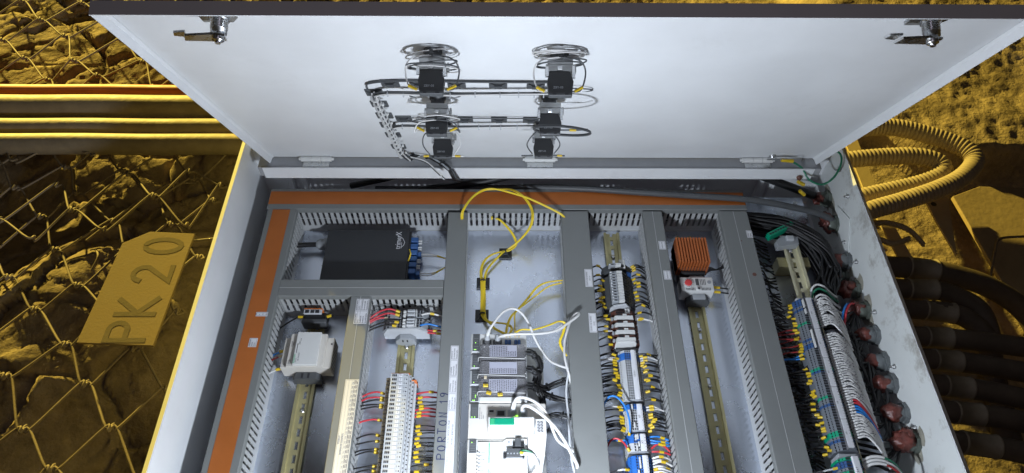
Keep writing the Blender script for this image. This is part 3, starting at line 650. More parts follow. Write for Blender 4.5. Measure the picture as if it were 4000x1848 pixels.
# small cards
c = card(T5, .1612, .1760, .769, .812); vtext('GRUPO DE BORNES', .0040, .1665, .7715, c, sx=.95); vtext('DO-01', .0040, .1722, .784, c)
c = card(T5, .1625, .1770, .665, .708); vtext('GRUPO DE BORNES', .0040, .1678, .6675, c, sx=.95); vtext('DI-01', .0040, .1735, .680, c)
c = card(T6, .3225, .3365, .862, .8835); vtext('CALEFACTOR', .0032, .3305, .8640, c, sx=.85)
c = card(T6, .3232, .3375, .787, .8085); vtext('TERMOSTATO', .0032, .3315, .7890, c, sx=.85)
c = card(T7, .514, .5262, .893, .912); vtext('BARRA', .0030, .5185, .8955, c); vtext('TIERRA', .0030, .5230, .8950, c)
c = card(T1, -.4895, -.4665, .700, .7095); [text(s, .0024, (-.4880+.0065*k, .7025, TZ+.0011), 'ink', c, rot=math.pi/2) for k, s in enumerate(['DPS', 'F4', '24V', 'DC'])]
c = card(T1, -.4900, -.4745, .633, .652); [vtext(s, .0027, -.4865+.0042*k, .635, c) for k, s in enumerate(['FUENTE DE', 'PODER', '24VDC'])]

# ================================================================ RAILS
def rail(x, y0, y1, z, label, group=None, m_='zinc'):
    t = thing('din_rail', label, 'mounting rail', (x, (y0+y1)/2, z), group); zz = z
    prof = [(-.0175, .0075), (-.0175, .0065), (-.0135, .0065), (-.0125, .0055), (-.0125, .0), (-.0115, .0), (-.0115, .0065)]
    m = MB()
    for sg in (-1, 1):
        m.prism([(x+sg*a, zz+b) for a, b in ((.0175, .0078), (.0175, .0066), (.0130, .0066), (.0130, .0012), (.0118, .0012), (.0118, .0078))][::sg], 'y', y0, y1)
        m.prism([(x+sg*a, zz+b) for a, b in ((.0118, .0012), (.0118, .0022), (.0031, .0022), (.0031, .0012))][::sg], 'y', y0, y1)
    n = int((y1-y0)/.025)
    for k in range(n+1):
        c = y1-.0125-.025*k; lo = max(y0, c-.0125+.0075-.0125+.0125); 
        a, b = c-.005, c+.005
        if b < y1 and a > y0: m.prism([(x-.0031, b-.0018), (x-.0031, a+.0018), (x-.0018, a), (x, a-.0), (x+.0018, a), (x+.0031, a+.0018), (x+.0031, b-.0018), (x+.0018, b), (x-.0018, b)], 'z', zz+.0012, zz+.0022)
        elif b >= y1: m.box(x-.0031, x+.0031, max(a, y0), y1, zz+.0012, zz+.0022)
    m.build('rail', m_, t)
    return t
def screw(x, y, z, parent, m='steel'):
    mb = MB().lathe((x, y, z), (0, 0, 1), [(0, .0048), (.0004, .0048), (.0006, .0042), (.0024, .0036), (.0030, .0018), (.0024, .0012)], 14); return mb.build('rail_screw', m, parent)
R1 = rail(-.3885, YB2, .745, .0, 'yellow zinc rail in the left bay below the cream power supply'); screw(-.3885, .538, .0023, R1)
R2 = rail(-.2005, YB2, .730, .0, 'yellow zinc rail behind the grey fuse terminals'); screw(-.2005, .674, .0023, R2)
R4 = rail(.2380, YB2, .960, .0, 'rail behind the terminal groups between the two middle trunkings'); screw(.2375, .896, .0023, R4)
R5 = rail(.4008, YB2, .950, .0, 'long bare slotted rail under the thermostat'); screw(.4008, .714, .0023, R5); screw(.4008, .589, .0023, R5)
R6 = rail(.6190, YB2, .925, .0370, 'raised rail beside the cable glands with four clear slots', m_='zinc_lit'); screw(.618, .888, .0393, R6)
for y in (.86, .30): MB().box(.585, .653, y-.012, y+.012, .001, .0368).build('standoff', 'zinc', R6)

# ================================================================ LEFT BAYS
t = thing('fibre_patch_box', 'flat matt black fibre box with a white logo and blue connectors', 'fibre box', (-.30, .875, 0))
bevel(MB().box(-.391, -.2115, .800, .942, .002, .040).build('box', 'black_box', t), .0012)
MB().box(-.2112, -.2085, .812, .940, .004, .036).build('front_frame', 'black', t)
o = text('trimerX', .0175, (-.2290, .8905, .0402), 'paper', t, sx=.80, name='logo')
glo = MB(); stroke(glo, [(-.2415, .9305), (-.2255, .9190), (-.2205, .9080), (-.2225, .9000), (-.2270, .8950)], .0009, .0402); stroke(glo, [(-.2270, .8925), (-.2270, .9080)], .0008, .0402); glo.build('logo_swoosh', 'paper', t)
for k, y in enumerate((.9205, .9035, .8870, .8705, .8550, .8380)):
    MB().cbox(-.2083, -.1925, y-.0062, y+.0062, .010, .034, .001).build('adapter', 'blue_conn', t)
    if k in (2, 5):
        MB().cbox(-.1922, -.1840, y-.0078, y+.0030, .012, .030, .001).build('plug', 'blue_conn', t)
        for d in (-.004, .001):
            pts = [(-.184, y+d, .024), (-.165, y+d-.001*k*.3, .024), (-.150, y+d*.6-.003+(.006 if k == 5 else 0), .024), (-.128, y+(.020 if k == 5 else -.010), .022)]
            MB().tube(spline(pts[:3], 6), .0013, 7).build('boot', 'white_wire', t); MB().tube(spline(pts[1:], 6), .0011, 7).build('fibre', 'fibre', t)
    else:
        for d in (-.003, .003): MB().cyl((-.1924, y+d, .023), (-.1850, y+d, .023), .0020, 8).build('dust_cap', 'white', t)
MB().tube(spline([(-.2095, .893, .035), (-.2055, .878, .039), (-.2095, .862, .035)], 8), .0016, 6).build('fibre', 'fibre', t)
g = MB().lathe((-.3912, .916, .021), (-1, 0, 0), [(0, .0140), (.008, .0140), (.0082, .0125), (.018, .0125), (.024, .0095), (.026, .007)], 12); g.build('cable_gland', 'mid_grey', t)
MB().tube(spline([(-.415, .916, .021), (-.45, .915, .020), (-.48, .91, .022)], 5), .0055, 8).build('cable', 'black_wire', t)
MB().cbox(-.412, -.3915, .800, .815, .001, .018, .002).build('mounting_ear', 'mid_grey', t)
MB().tube(spline([(-.455, .815, .02), (-.43, .806, .02), (-.41, .800, .018)], 5), .003, 6).build('cable', 'black_wire', t)

# little single terminal above the power supply
t = thing('fuse_terminal', 'single pale fuse terminal with a red edge above the power supply', 'terminal', (-.389, .73, 0))
MB().prism([(-.412, .008), (-.416, .022), (-.408, .030), (-.404, .046), (-.374, .046), (-.370, .030), (-.361, .022), (-.366, .008)], 'y', .7235, .7305).build('body', 'black', t)
MB().cbox(-.4075, -.3710, .7238, .7345, .0462, .0500, .0008).build('lever', 'lt_grey', t); MB().box(-.4075, -.3700, .7350, .7362, .034, .0500).build('end_plate', 'orange_plastic', t)
for a, b in ((-.4045, -.3965), (-.3935, -.3860), (-.3840, -.3760)): MB().box(a, b, .7255, .7325, .0500, .0504).build('window', 'ink_blk', t)
MB().cbox(-.414, -.364, .712, .7230, .008, .034, .002).build('end_clamp', 'dk_grey', t)
for a, b, c in (((-.408, .727, .030), (-.424, .7275, .030), 'black_wire'), ((-.368, .727, .030), (-.352, .7300, .032), 'black_wire')):
    MB().tube([a, b], .0020, 7).build('wire', c, t)
sleeve((-.4125, .7275, .030), (-.4225, .7275, .030), .0032, 'yellow', t); sleeve((-.3640, .7280, .031), (-.3550, .7300, .032), .0032, 'yellow', t)
MB().tube(spline([(-.422, .7275, .030), (-.438, .720, .026), (-.457, .705, .024)], 5), .0016, 6).build('wire', 'black_wire', t)

# cream power supply
t = thing('power_supply', 'cream stepped power supply clipped on the left rail', 'power supply', (-.385, .635, 0))
bevel(MB().box(-.4325, -.3360, .6050, .6700, .012, .0490).build('body', 'cream', t), .0012)
bevel(MB().box(-.4190, -.3490, .6030, .6735, .0492, .0585).build('step', 'cream', t), .0010)
bevel(MB().box(-.4050, -.3590, .6040, .6735, .0587, .0660).build('cover', 'white', t), .0008)
text('Schneider', .0062, (-.4012, .6065, .0661), 'green_print', t, sx=.80, name='logo'); text('Electric', .0030, (-.3985, .6085, .0661), 'ink', t)
MB().box(-.4013, -.4003, .6280, .6490, .0661, .0663).build('print_line', 'ink_blk', t)
text('ABL 7RM24025', .0034, (-.3940, .6115, .0661), 'ink', t, sx=.8); text('24V', .0044, (-.3960, .6460, .0661), 'ink_blk', t); text('2,5A', .0034, (-.3950, .6535, .0661), 'ink', t)
text('INPUT', .0030, (-.4135, .6080, .0587), 'ink', t); text('100-240V AC', .0024, (-.4105, .6080, .0587), 'ink', t, sx=.7); text('OUTPUT', .0030, (-.4135, .6450, .0587), 'ink', t); text('24VDC', .0026, (-.4105, .6480, .0587), 'ink', t)
for k, (s_, y) in enumerate((('N', .611), ('L', .607), ('-', .637), ('-', .642), ('+', .650), ('+', .655))): text(s_, .0036, (-.4240, y, .0492), 'ink', t)
MB().lathe((-.3405, .6560, .0491), (0, 0, 1), [(0, .0018), (.0006, .0014)], 8).build('adjuster', 'ink_blk', t); text('+ Vadj -', .0026, (-.3375, .6520, .0492), 'ink', t)
for y in (.650, .640, .6120): MB().cyl((-.4328, y, .032), (-.4318, y, .032), .0030, 8).build('terminal_hole', 'ink_blk', t)
mb = MB()
for k in range(9): mb.box(-.3359, -.3356, .610+.0065*k, .6115+.0065*k, .020, .044)
mb.build('vents', 'ink', t)
MB().prism([(-.412, .006), (-.412, .022), (-.405, .032), (-.366, .032), (-.358, .022), (-.358, .006)], 'y', .5905, .6040).build('end_clamp', 'dk_grey', t)
for x in (-.392, -.380): MB().box(x-.002, x+.002, .592, .602, .0321, .0325).build('clamp_slot', 'ink_blk', t)
for (y, c, z) in ((.650, 'blue_wire', .030), (.640, 'dark_red_wire', .030), (.612, 'white_wire', .030)):
    MB().tube(spline([(-.433, y, .032), (-.447, y-.003, z), (-.460, y-.008, z-.004)], 5), .0018, 7).build('wire', c, t)
    sleeve((-.4345, y, .032), (-.4450, y-.002, .031), .0030, 'yellow' if c != 'dark_red_wire' else 'beige', t)

# ---------------------------------------------------------------- generic wires to a terminal
def term_wire(parent, a, b, col, sag=0., r0=.0014, sl=True, sd=0, lift=.0, slc='yellow', slpos=.28, sllen=.0085, slr=.0027):
    r = random.Random(sd); a = Vector(a); b = Vector(b); d = b-a
    m1 = a+d*.35+Vector((0, sag+r.uniform(-.001, .001), lift)); m2 = a+d*.72+Vector((0, sag*.8+r.uniform(-.001, .001), lift*.6))
    P = spline([a, m1, m2, b], 5); o = MB().tube(P, r0, 6).build('wire', col, parent)
    if sl:
        L = d.length; i_ = max(1, min(len(P)-2, int(slpos*(len(P)-1)))); c = P[i_]; t_ = (P[i_+1]-P[i_-1]).normalized()
        s_ = MB().cyl(c-t_*sllen/2, c+t_*sllen/2, slr, 8).build('marker_sleeve', slc, o)
    return o
# relays at the top of the second bay
def relay(y0, y1, label, wires):
    t = thing('interface_relay', label, 'relay', (-.2, (y0+y1)/2, 0)); n = 2 if y1-y0 < .018 else 3
    MB().prism([(-.246, .012), (-.246, .036), (-.238, .048), (-.166, .054), (-.158, .044), (-.153, .036), (-.153, .012)], 'y', y0, y1).build('body', 'mid_grey', t)
    mb = MB(); p = (y1-y0)/n
    for k in range(n):
        for a, b, z in ((-.2145, -.2110, .0515), (-.2095, -.2065, .0515), (-.1765, -.1730, .0540), (-.1710, -.1675, .0540), (-.2420, -.2380, .0450), (-.2360, -.2325, .0480), (-.1570, -.1530, .0400)):
            mb.box(a, b, y0+p*k+.0010, y0+p*(k+1)-.0012, z-.002, z+.0006)
    mb.build('terminal_hole', 'ink_blk', t)
    for k in range(n):
        MB().cbox(-.2055, -.1995, y0+p*k+.0008, y0+p*(k+1)-.0008, .0500, .0560, .0006).build('marker', 'white', t)
        MB().cbox(-.1970, -.1810, y0+p*k+.0006, y0+p*(k+1)-.0006, .0500, .0610, .0012).build('relay_cap', 'lt_grey', t)
        MB().box(-.1950, -.1830, y0+p*k+.0022, y0+p*(k+1)-.0024, .0611, .0613).build('window', 'mid_grey', t)
    MB().box(-.1795, -.1780, y0+.001, y1-.001, .0540, .0600).build('ejector', 'white', t)
    for w_ in wires: term_wire(t, *w_[:3], **w_[3])
    return t
relay(.7135, .7290, 'slim relay pair fed by red wires, the farther from the end clamp', [
    ((-.2145, .727, .052), (-.272, .713, .050), 'red_wire', dict(sag=.008, lift=.008, slpos=.13, sd=1, r0=.0019, slr=.0030)),
    ((-.2145, .719, .052), (-.275, .704, .050), 'red_wire', dict(sag=.006, lift=.006, slpos=.13, sd=2, r0=.0019, slr=.0030)),
    ((-.2380, .716, .046), (-.275, .702, .046), 'red_wire', dict(sag=.004, lift=.003, slpos=.13, sd=3, r0=.0019, slc='beige')),
    ((-.1690, .719, .054), (-.126, .717, .050), 'white_wire', dict(sag=.003, lift=.004, slpos=.5, sd=4, r0=.0019, slr=.0028))])
relay(.6905, .7095, 'slim relay trio with grey side cover, black and blue wires', [
    ((-.2145, .703, .052), (-.276, .690, .046), 'black_wire', dict(sag=.005, lift=.004, slpos=.13, sd=5, r0=.0017, slr=.0030)),
    ((-.2190, .696, .050), (-.277, .685, .044), 'black_wire', dict(sag=.004, lift=.004, slpos=.13, sd=6, r0=.0017, slr=.0030)),
    ((-.1700, .695, .054), (-.126, .693, .048), 'blue_wire', dict(sag=.003, lift=.004, sl=False, sd=7, r0=.0019)),
    ((-.1560, .691, .042), (-.126, .689, .040), 'red_wire', dict(sag=.0, slpos=.5, sd=8, r0=.0019)),
    ((-.1560, .686, .040), (-.126, .685, .038), 'red_wire', dict(sag=.0, slpos=.7, sd=9, r0=.0019)),
    ((-.1560, .706, .040), (-.126, .700, .034), 'black_wire', dict(sag=.0, slpos=.6, sd=10, r0=.0019))])
t = thing('relay_end_cover', 'pale grey end cover and rail clamp closing the relay row', 'end clamp', (-.2, .684, 0))
MB().prism([(-.2440, .012), (-.2440, .034), (-.2360, .050), (-.1760, .054), (-.1680, .046), (-.1540, .040), (-.1530, .012)], 'y', .6870, .6900).build('cover', 'lt_grey', t)
bevel(MB().prism([(-.2200, .004), (-.2215, .020), (-.2110, .034), (-.1900, .034), (-.1810, .022), (-.1800, .004)], 'y', .6760, .6868).build('clamp', 'mid_grey', t), .0008)
for x in (-.206, -.197): MB().box(x-.0015, x+.0015, .6756, .6759, .020, .028).build('clamp_slot', 'ink_blk', t)
MB().lathe((-.1830, .676, .008), (0, -1, 0), [(0, .003), (.003, .003)], 8).build('clamp_screw', 'steel', t)

# fuse terminal row
t = thing('fuse_terminal_row', 'long row of numbered grey fuse terminals with yellow sleeved wires', 'terminal row', (-.2, .45, 0))
body = MB(); body.prism([(-.2275, .010), (-.2285, .034), (-.2240, .040), (-.2180, .040), (-.2165, .060), (-.1835, .060), (-.1815, .052), (-.1790, .052), (-.1780, .044), (-.1745, .043), (-.1735, .034), (-.1700, .032), (-.1700, .010)], 'y', -.0039, .0039)
body_me = body.mesh('fuse_block', 'lt_grey')
lev = MB().cbox(-.2272, -.2200, -.0030, .0030, .0402, .0440, .0008).mesh('lever_tab', 'beige')
win = MB(); [win.box(a, b, -.0022, .0022, .0601, .0604) for a, b in ((-.2135, -.2112), (-.2104, -.2081), (-.2073, -.2050))]; win = win.mesh('fuse_window', 'ink_blk')
mk = MB().cbox(-.2005, -.1945, -.0026, .0026, .0601, .0610, .0003).mesh('number_marker', 'paper')
dot = MB().cyl((-.1860, 0, .0601), (-.1860, 0, .0606), .0012, 8).mesh('test_hole', 'ink_blk')
slo = MB().cbox(-.1915, -.1888, -.0018, .0018, .0601, .0606, .0004).mesh('led_window', 'mid_grey')
hol = MB().cyl((-.1757, 0, .0430), (-.1757, 0, .0442), .0014, 8).mesh('entry_hole', 'ink_blk')
hol2 = MB().cyl((-.1698, 0, .026), (-.1690, 0, .026), .0028, 8).mesh('wire_entry', 'ink_blk')
hol3 = MB().box(-.1806, -.1792, -.0020, .0016, .0519, .0524).mesh('release_slot', 'ink_blk')
fy = lambda n: .5680-.0082*(25-n)
for n in range(27, 0, -1):
    y = fy(n)
    b = link('terminal_block', body_me, t, (0, y, 0))
    for nm, me_ in (('lever', lev), ('window', win), ('marker', mk), ('test_hole', dot), ('led_window', slo), ('entry_hole', hol), ('wire_entry', hol2), ('release_slot', hol3)):
        c = bpy.data.objects.new(nm, me_); COL.objects.link(c); c.parent = b; WO[c.name] = Vector()
    tx = text(str(n), .0030, (0, 0, 0), 'ink', None, name='number', align='CENTER'); tx.parent = b; tx.matrix_parent_inverse = Matrix(); tx.location = (-.1965, 0, .0611); tx.rotation_euler = (0, 0, math.pi/2)
MB().box(-.2165, -.1815, fy(27)+.0041, fy(27)+.0060, .012, .058).build('end_plate', 'orange_plastic', t)
MB().box(-.1810, -.1690, fy(26)+.0041, fy(26)+.0056, .012, .046).build('end_plate', 'orange_plastic', t)
r = random.Random(8)
Lw = {24: 'red_wire', 23: 'red_wire', 22.4: 'black_wire', 21.3: 'black_wire', 20.7: 'black_wire', 17.6: 'red_wire', 14: 'black_wire', 12.8: 'black_wire', 11: 'black_wire', 10.1: 'black_wire', 7.2: 'black_wire', 6: 'black_wire', 5: 'black_wire', 3.6: 'black_wire'}
for k, (n, c) in enumerate(Lw.items()):
    term_wire(t, (-.2290, fy(n), .030), (-.2720, fy(n)-.004+r.uniform(-.002, .002), .030), c, sag=r.uniform(.000, .004), lift=.004, sd=k, r0=.0018 if c == 'red_wire' else .0016, slpos=.18, sllen=.0075, slr=.0028, slc='yellow')
Rw = {24.2: 'red_wire', 23: 'red_wire', 22: 'black_wire', 21.2: 'black_wire', 20.2: 'red_wire', 19.4: 'red_wire', 18.6: 'red_wire', 16.2: 'black_wire', 15.2: 'black_wire', 14.2: 'black_wire', 13.4: 'black_wire', 12.3: 'black_wire', 11.3: 'black_wire', 10.3: 'black_wire', 9.2: 'black_wire', 8.3: 'black_wire', 7.3: 'black_wire', 6.1: 'black_wire', 5.0: 'black_wire', 4: 'red_wire', 3: 'black_wire'}
for k, (n, c) in enumerate(Rw.items()):
    term_wire(t, (-.1695, fy(n), .027), (-.1262, fy(n)+r.uniform(-.002, .004), .030), c, sag=r.uniform(-.001, .003), lift=.003, sd=40+k, r0=.0018 if c == 'red_wire' else .0013, slpos=r.choice((.2, .25, .3)) if n not in (24.2, 7.3) else .66, sllen=.0088, slr=.0030)

# ================================================================ CONTROLLER RACK (middle bay)
plc = thing('controller_rack', 'white and grey programmable controller rack filling the middle bay', 'controller', (0, .5, 0))
MB().box(-.068, .074, .25, .668, .004, .012).build('backplane', 'dull_steel', plc)
def ledwin(par, x0, x1, y0, y1, z, leds):
    MB().cbox(x0-.0012, x1+.0008, y0-.0012, y1+.0012, z-.003, z, .0006).build('display_frame', 'lt_grey', par)
    w_ = MB().box(x0, x1, y0, y1, z+.0001, z+.0006).build('display_window', 'dk_grey', par)
    mb = MB()
    for k in range(5): mb.box(x0+.002, x1-.002, y0+.004+(y1-y0-.008)*k/5, y0+.0043+(y1-y0-.008)*k/5, z+.0007, z+.0008)
    mb.build('printing', 'mid_grey', par)
    for k, (fx, fy_) in enumerate(leds):
        MB().cbox(x0+(x1-x0)*fx-.0007, x0+(x1-x0)*fx+.0007, y0+(y1-y0)*fy_-.0007, y0+(y1-y0)*fy_+.0007, z+.0007, z+.0013, .0003).build('led', 'led', par)
# network module at the far end and three input/output modules
mods = [(.622, .664, 'network'), (.5885, .6200, 'io'), (.5550, .5870, 'io'), (.5210, .5535, 'io')]
for k, (y0, y1, kd) in enumerate(mods):
    m_ = MB(); m_.cbox(-.0665, .040, y0, y1, .0125, .0765, .0012); o = m_.build('module', 'lt_grey' if k else 'white', plc)
    ledwin(o, -.0628, -.0500, y0+.003, y1-.003, .0800, [[(.4, .48), (.25, .08), (.45, .08)], [(.3, .08)], [(.3, .10)], [(.6, .42), (.6, .30), (.25, .06), (.45, .06)]][k])
for x, y in ((-.036, .640), (-.016, .640)):
    MB().cbox(x-.0085, x+.0085, y-.004, y+.010, .060, .0790, .001).build('socket', 'dk_grey', plc)
for x0 in (-.002, .016):
    for d in (.0, .0065):
        b_ = MB(); b_.cbox(x0+d, x0+d+.0058, .640, .650, .060, .080, .001); b_.build('fibre_plug', 'blue_conn', plc)
        MB().cyl((x0+d+.0029, .6505, .072), (x0+d+.0029, .6600, .076), .0026, 8).build('plug_boot', 'beige', plc)
# smoky hinged covers with their legend cards, wiring underneath
r = random.Random(4)
for k, (y0, y1) in enumerate(((.6015, .6345), (.5665, .6000), (.5330, .5650))):
    cv = MB()
    pr = [(-.0505, .0770), (-.0485, .0885), (-.0440, .0915), (.0330, .0915), (.0375, .0885), (.0385, .0770)]
    cv.prism(pr, 'y', y0, y1-.0008); o = bevel(cv.build('terminal_cover', 'smoke', plc), .0010)
    s0, s1 = ((.6075, .6310), (.5725, .5960), (.5365, .5615))[k]
    c_ = MB().box(-.0302, .0208, s0, s1, .0920, .0925).build('legend_card', 'paper_grey', o)
    mb = MB(); rr = random.Random(k+3)
    for q in range(15):
        yy = s0+.001; top = s0+(s1-s0)*(.46 if (k == 1 or (k == 0 and q > 9)) else .93)
        while yy < top: l = rr.uniform(.0014, .0042); mb.box(-.0290+.0033*q, -.0270+.0033*q, yy, min(top, yy+l), .0926, .0927); yy += l+.0008
    mb.build('printing', 'ink', c_)
    MB().box(-.0480, -.0400, y0+.003, y1-.004, .0775, .0840).build('terminal_block', 'mid_grey', plc)
    for q in range(6):
        yy = y0+.004+q*.0045; MB().tube(spline([(-.046, yy, .0825), (-.040, yy-.003, .086), (.0, y0+.006+q*.002, .085), (.035, y0+.012+q*.002, .080)], 4), .0012, 5).build('inner_wire', 'black_wire', plc)
    MB().tube(spline([(-.0515, y0+.001, .083), (-.0500, y0+.0035, .0925), (-.040, y0+.0040, .0925), (.036, y0+.0015, .0920)], 5), .0006, 5).build('cover_edge', 'white', plc)
MB().cbox(-.0490, .0385, .5200, .5325, .070, .0825, .002).build('connector_base', 'white', plc)
for (x, y, s_, ry) in ((-.0365, .5480, '301', 0), (-.0305, .5335, '302', -.3), (-.0100, .5305, '30F', .1)):
    o = MB().cbox(-.0045, .0045, -.0028, .0028, 0, .0035, .0008).build('marker_sleeve', 'yellow', plc, (x, y, .0935)); o.rotation_euler = (0, 0, ry)
    text(s_, .0045, (x+.0035, y+.0018, .0972), 'ink_blk', plc, rot=math.pi)
MB().cbox(-.0400, -.0345, .5630, .5690, .086, .0925, .001).build('marker_sleeve', 'beige', plc)
for x, y in ((-.040, .628), (-.030, .628), (.0365, .630), (.0365, .606), (.0365, .573), (.038, .565)): MB().cbox(x-.001, x+.001, y-.0008, y+.0008, .0916, .0922, .0002).build('rivet', 'white', plc)
# processor module
cpu = bevel(MB().box(-.0665, .0720, .4530, .5185, .0125, .0835).build('processor_module', 'cream', plc), .0012)
ledwin(cpu, -.0628, -.0490, .4895, .5160, .0850, [(.2, .08), (.55, .08)])
MB().cbox(-.0310, -.0195, .4990, .5075, .0836, .0850, .0008).build('usb_port', 'lt_grey', cpu); MB().box(-.0290, -.0215, .5010, .5050, .0851, .0853).build('port_opening', 'ink_blk', cpu)
MB().cbox(-.0175, .0005, .4930, .5060, .0836, .0850, .0008).build('network_port', 'mid_grey', cpu); MB().box(-.0150, -.0020, .4945, .5035, .0851, .0853).build('port_opening', 'ink_blk', cpu)
for x in (.0115, .0310): MB().cbox(x-.0080, x+.0080, .4930, .5060, .0836, .0850, .0008).build('network_port', 'mid_grey', cpu)
for x in (.0145, .0200, .0305): MB().cbox(x-.0018, x+.0018, .4925, .4945, .0852, .0875, .0004).build('port_led', 'led', cpu)
for k, s_ in enumerate(('BMEP58 MODICON M580', 'RACK 01  PV 02', '20200817')): text(s_, .0026, (-.0455+.0033*k, .4890, .0836), 'ink', cpu, sx=.75)
mb = MB()
for a, b in (((-.0270, .5120), (-.0200, .5120)), ((-.0250, .5120), (-.0225, .5140)), ((-.0120, .5130), (-.0040, .5130)), ((-.0080, .5130), (-.0080, .5095)), ((-.0120, .5130), (-.0120, .5100)), ((-.0040, .5130), (-.0040, .5100))): stroke(mb, [a, b], .0004, .0836, .0001)
mb.build('port_symbol', 'ink', cpu)
# raised green switch housing and side panel
hs = MB(); hs.prism([(.4560, .0838), (.4565, .1130), (.4600, .1175), (.4785, .1175), (.4815, .1120), (.4820, .0838)], 'x', -.0300, .0500); bevel(hs.build('raised_housing', 'white', plc), .0012)
hp = MB(); hp.prism([(.0505, .4130), (.0505, .4830), (.0705, .4820), (.0720, .4560), (.0680, .4170), (.0380, .4120), (.0380, .4555), (.0505, .4555)], 'z', .0838, .1000); hp = MB(); hp.prism([(.0382, .4110), (.0382, .4552), (.0505, .4556), (.0505, .4830), (.0712, .4820), (.0715, .4540), (.0670, .4160)], 'z', .0125, .1000)
hpo = bevel(hp.build('side_panel', 'white', plc), .0010)
mb = MB()
for i_ in range(4):
    for j in range(2):
        for f_ in (0, 1):
            x, y = .0555+.0055*j, .4785-.0052*i_; tri = [(x, y), (x+.0042, y), (x, y-.0040)] if f_ == j % 2 else [(x+.0046, y-.0006), (x+.0046, y-.0044), (x+.0006, y-.0044)]
            mb.prism(tri[::-1], 'z', .1001, .1003)
mb.build('vent', 'ink', hpo)
MB().cbox(-.0275, .0145, .4645, .4765, .1176, .1192, .0008).build('green_tray', 'green', plc); MB().cbox(.0095, .0145, .4640, .4770, .1193, .1215, .0008).build('green_clip', 'green', plc)
MB().cbox(-.0270, -.0190, .4640, .4760, .1193, .1205, .0008).build('green_ring', 'green_print', plc)
# power module below
pm = bevel(MB().box(-.0665, .0378, .3500, .4515, .0125, .0850).build('power_module', 'cream', plc), .0012)
bevel(MB().prism([(-.0480, .3500), (-.0480, .4450), (-.0040, .4455), (.0010, .4500), (.0375, .4505), (.0375, .3500)], 'z', .0852, .0900).build('raised_panel', 'white', pm), .0008)
ledwin(pm, -.0630, -.0510, .4265, .4500, .0865, [(.35, .78)])
for k in range(8): MB().prism([(-.0490, .4232-.0062*k), (-.0350, .4240-.0062*k), (-.0350, .4246-.0062*k), (-.0490, .4262-.0062*k)], 'z', .0902, .0925).build('cooling_fin', 'white', pm)
for k in range(8): MB().box(-.0468, -.0440, .4236-.0062*k, .4252-.0062*k, .0926, .0928).build('vent_slot', 'ink', pm)
MB().box(-.0292, -.0275, .4075, .4435, .0901, .0903).build('green_stripe', 'green_print', pm)
text('Schneider', .0068, (-.0270, .3760, .0902), 'green_print', pm, sx=.85, name='logo'); text('Electric', .0032, (-.0245, .3850, .0902), 'green_print', pm, name='logo')
def block(x0, x1, y0, y1, z0, z1, nm, m='black', p=None): return MB().cbox(x0, x1, y0, y1, z0, z1, .0006).build(nm, m, p)
block(.0120, .0320, .4335, .4440, .0902, .0960, 'alarm_socket', p=pm); block(.0165, .0265, .4340, .4475, .0902, .1010, 'alarm_plug', 'dk_grey', pm)
block(-.0040, .0325, .4150, .4250, .0902, .0950, 'supply_socket', p=pm); block(.0015, .0290, .4160, .4295, .0902, .1010, 'supply_plug', 'dk_grey', pm); block(.0010, .0290, .4125, .4158, .0902, .0960, 'supply_latch', 'lt_grey', pm)
for k in range(5): MB().cyl((.0040+.0054*k, .4205, .1010), (.0040+.0054*k, .4205, .1013), .0014, 8).build('terminal_screw', 'mid_grey', pm)
MB().lathe((.0055, .4440, .0901), (0, 0, 1), [(0, .0022), (.0006, .0022), (.0007, .0012)], 12).build('reset_button', 'mid_grey', pm)
mb = MB()
for y in (.3870, .3985, .4095): mb.box(.0010, .0320, y, y+.0002, .0901, .0902)
for x in (.0010, .0065, .0120, .0175, .0230, .0265, .0318): mb.box(x, x+.0002, .3870, .4095, .0901, .0902)
mb.build('table_print', 'mid_grey', pm)
for k, s_ in enumerate(('PE', 'L', 'N', '24V', '0V')): text(s_, .0026, (.0050+.0054*k, .3995, .0902), 'mid_grey', pm)
text('AC Power', .0036, (.0305, .3890, .0902), 'mid_grey', pm, sx=.8)
MB().tube(spline([(.0240, .4225, .1010), (.0300, .4240, .106), (.0380, .4230, .106), (.0450, .4200, .104), (.0500, .414, .100)], 6), .0016, 7).build('earth_wire', 'green_wire', pm)
MB().tube(spline([(.0265, .4195, .1010), (.0330, .4190, .105), (.0450, .4180, .103), (.0520, .4100, .100), (.0535, .4000, .095), (.0480, .3930, .085), (.0400, .382, .07)], 6), .0030, 8).build('supply_cable', 'white_wire', pm)
sleeve((.0250, .4205, .1045), (.0310, .4195, .1055), .0026, 'yellow', pm)

# fibre patch cords, tie bases
tbg = 'black tie bases stuck on the plate in the middle bay'
for (x, y, l) in ((-.001, .905, 'black adhesive tie base nearest the far trunking in the middle bay'), (-.049, .8265, 'middle one of three black tie bases holding the yellow cords'), (-.050, .747, 'black tie base closest to the white controller')):
    t = thing('cable_mount', l, 'tie base', (x, y, 0), tbg)
    MB().cbox(x-.0140, x+.0140, y-.0140, y+.0140, .0006, .0040, .0006).build('pad', 'black', t)
    mb = MB(); mb.box(x-.005, x+.005, y-.005, y+.005, .0042, .0085); mb.build('saddle', 'dk_grey', t)
    MB().prism([(x-.012, y-.013), (x-.010, y-.013), (x-.003, y-.004), (x-.005, y-.004)], 'z', .0042, .0056).build('rib', 'dk_grey', t)
    MB().prism([(x+.012, y-.013), (x+.005, y-.004), (x+.003, y-.004), (x+.010, y-.013)], 'z', .0042, .0056).build('rib', 'dk_grey', t)
t = thing('fibre_cable', 'yellow fibre cords looping over the orange striped trunking and down past three tie bases', 'fibre cable', (0, .85, .02))
fr = .00155
def cord(pts, off=0, r_=fr, m='fibre', nm='fibre_cord'):
    return MB().tube([p+Vector((off, 0, off*.3)) for p in spline(pts, 8)], r_, 7).build(nm, m, t)
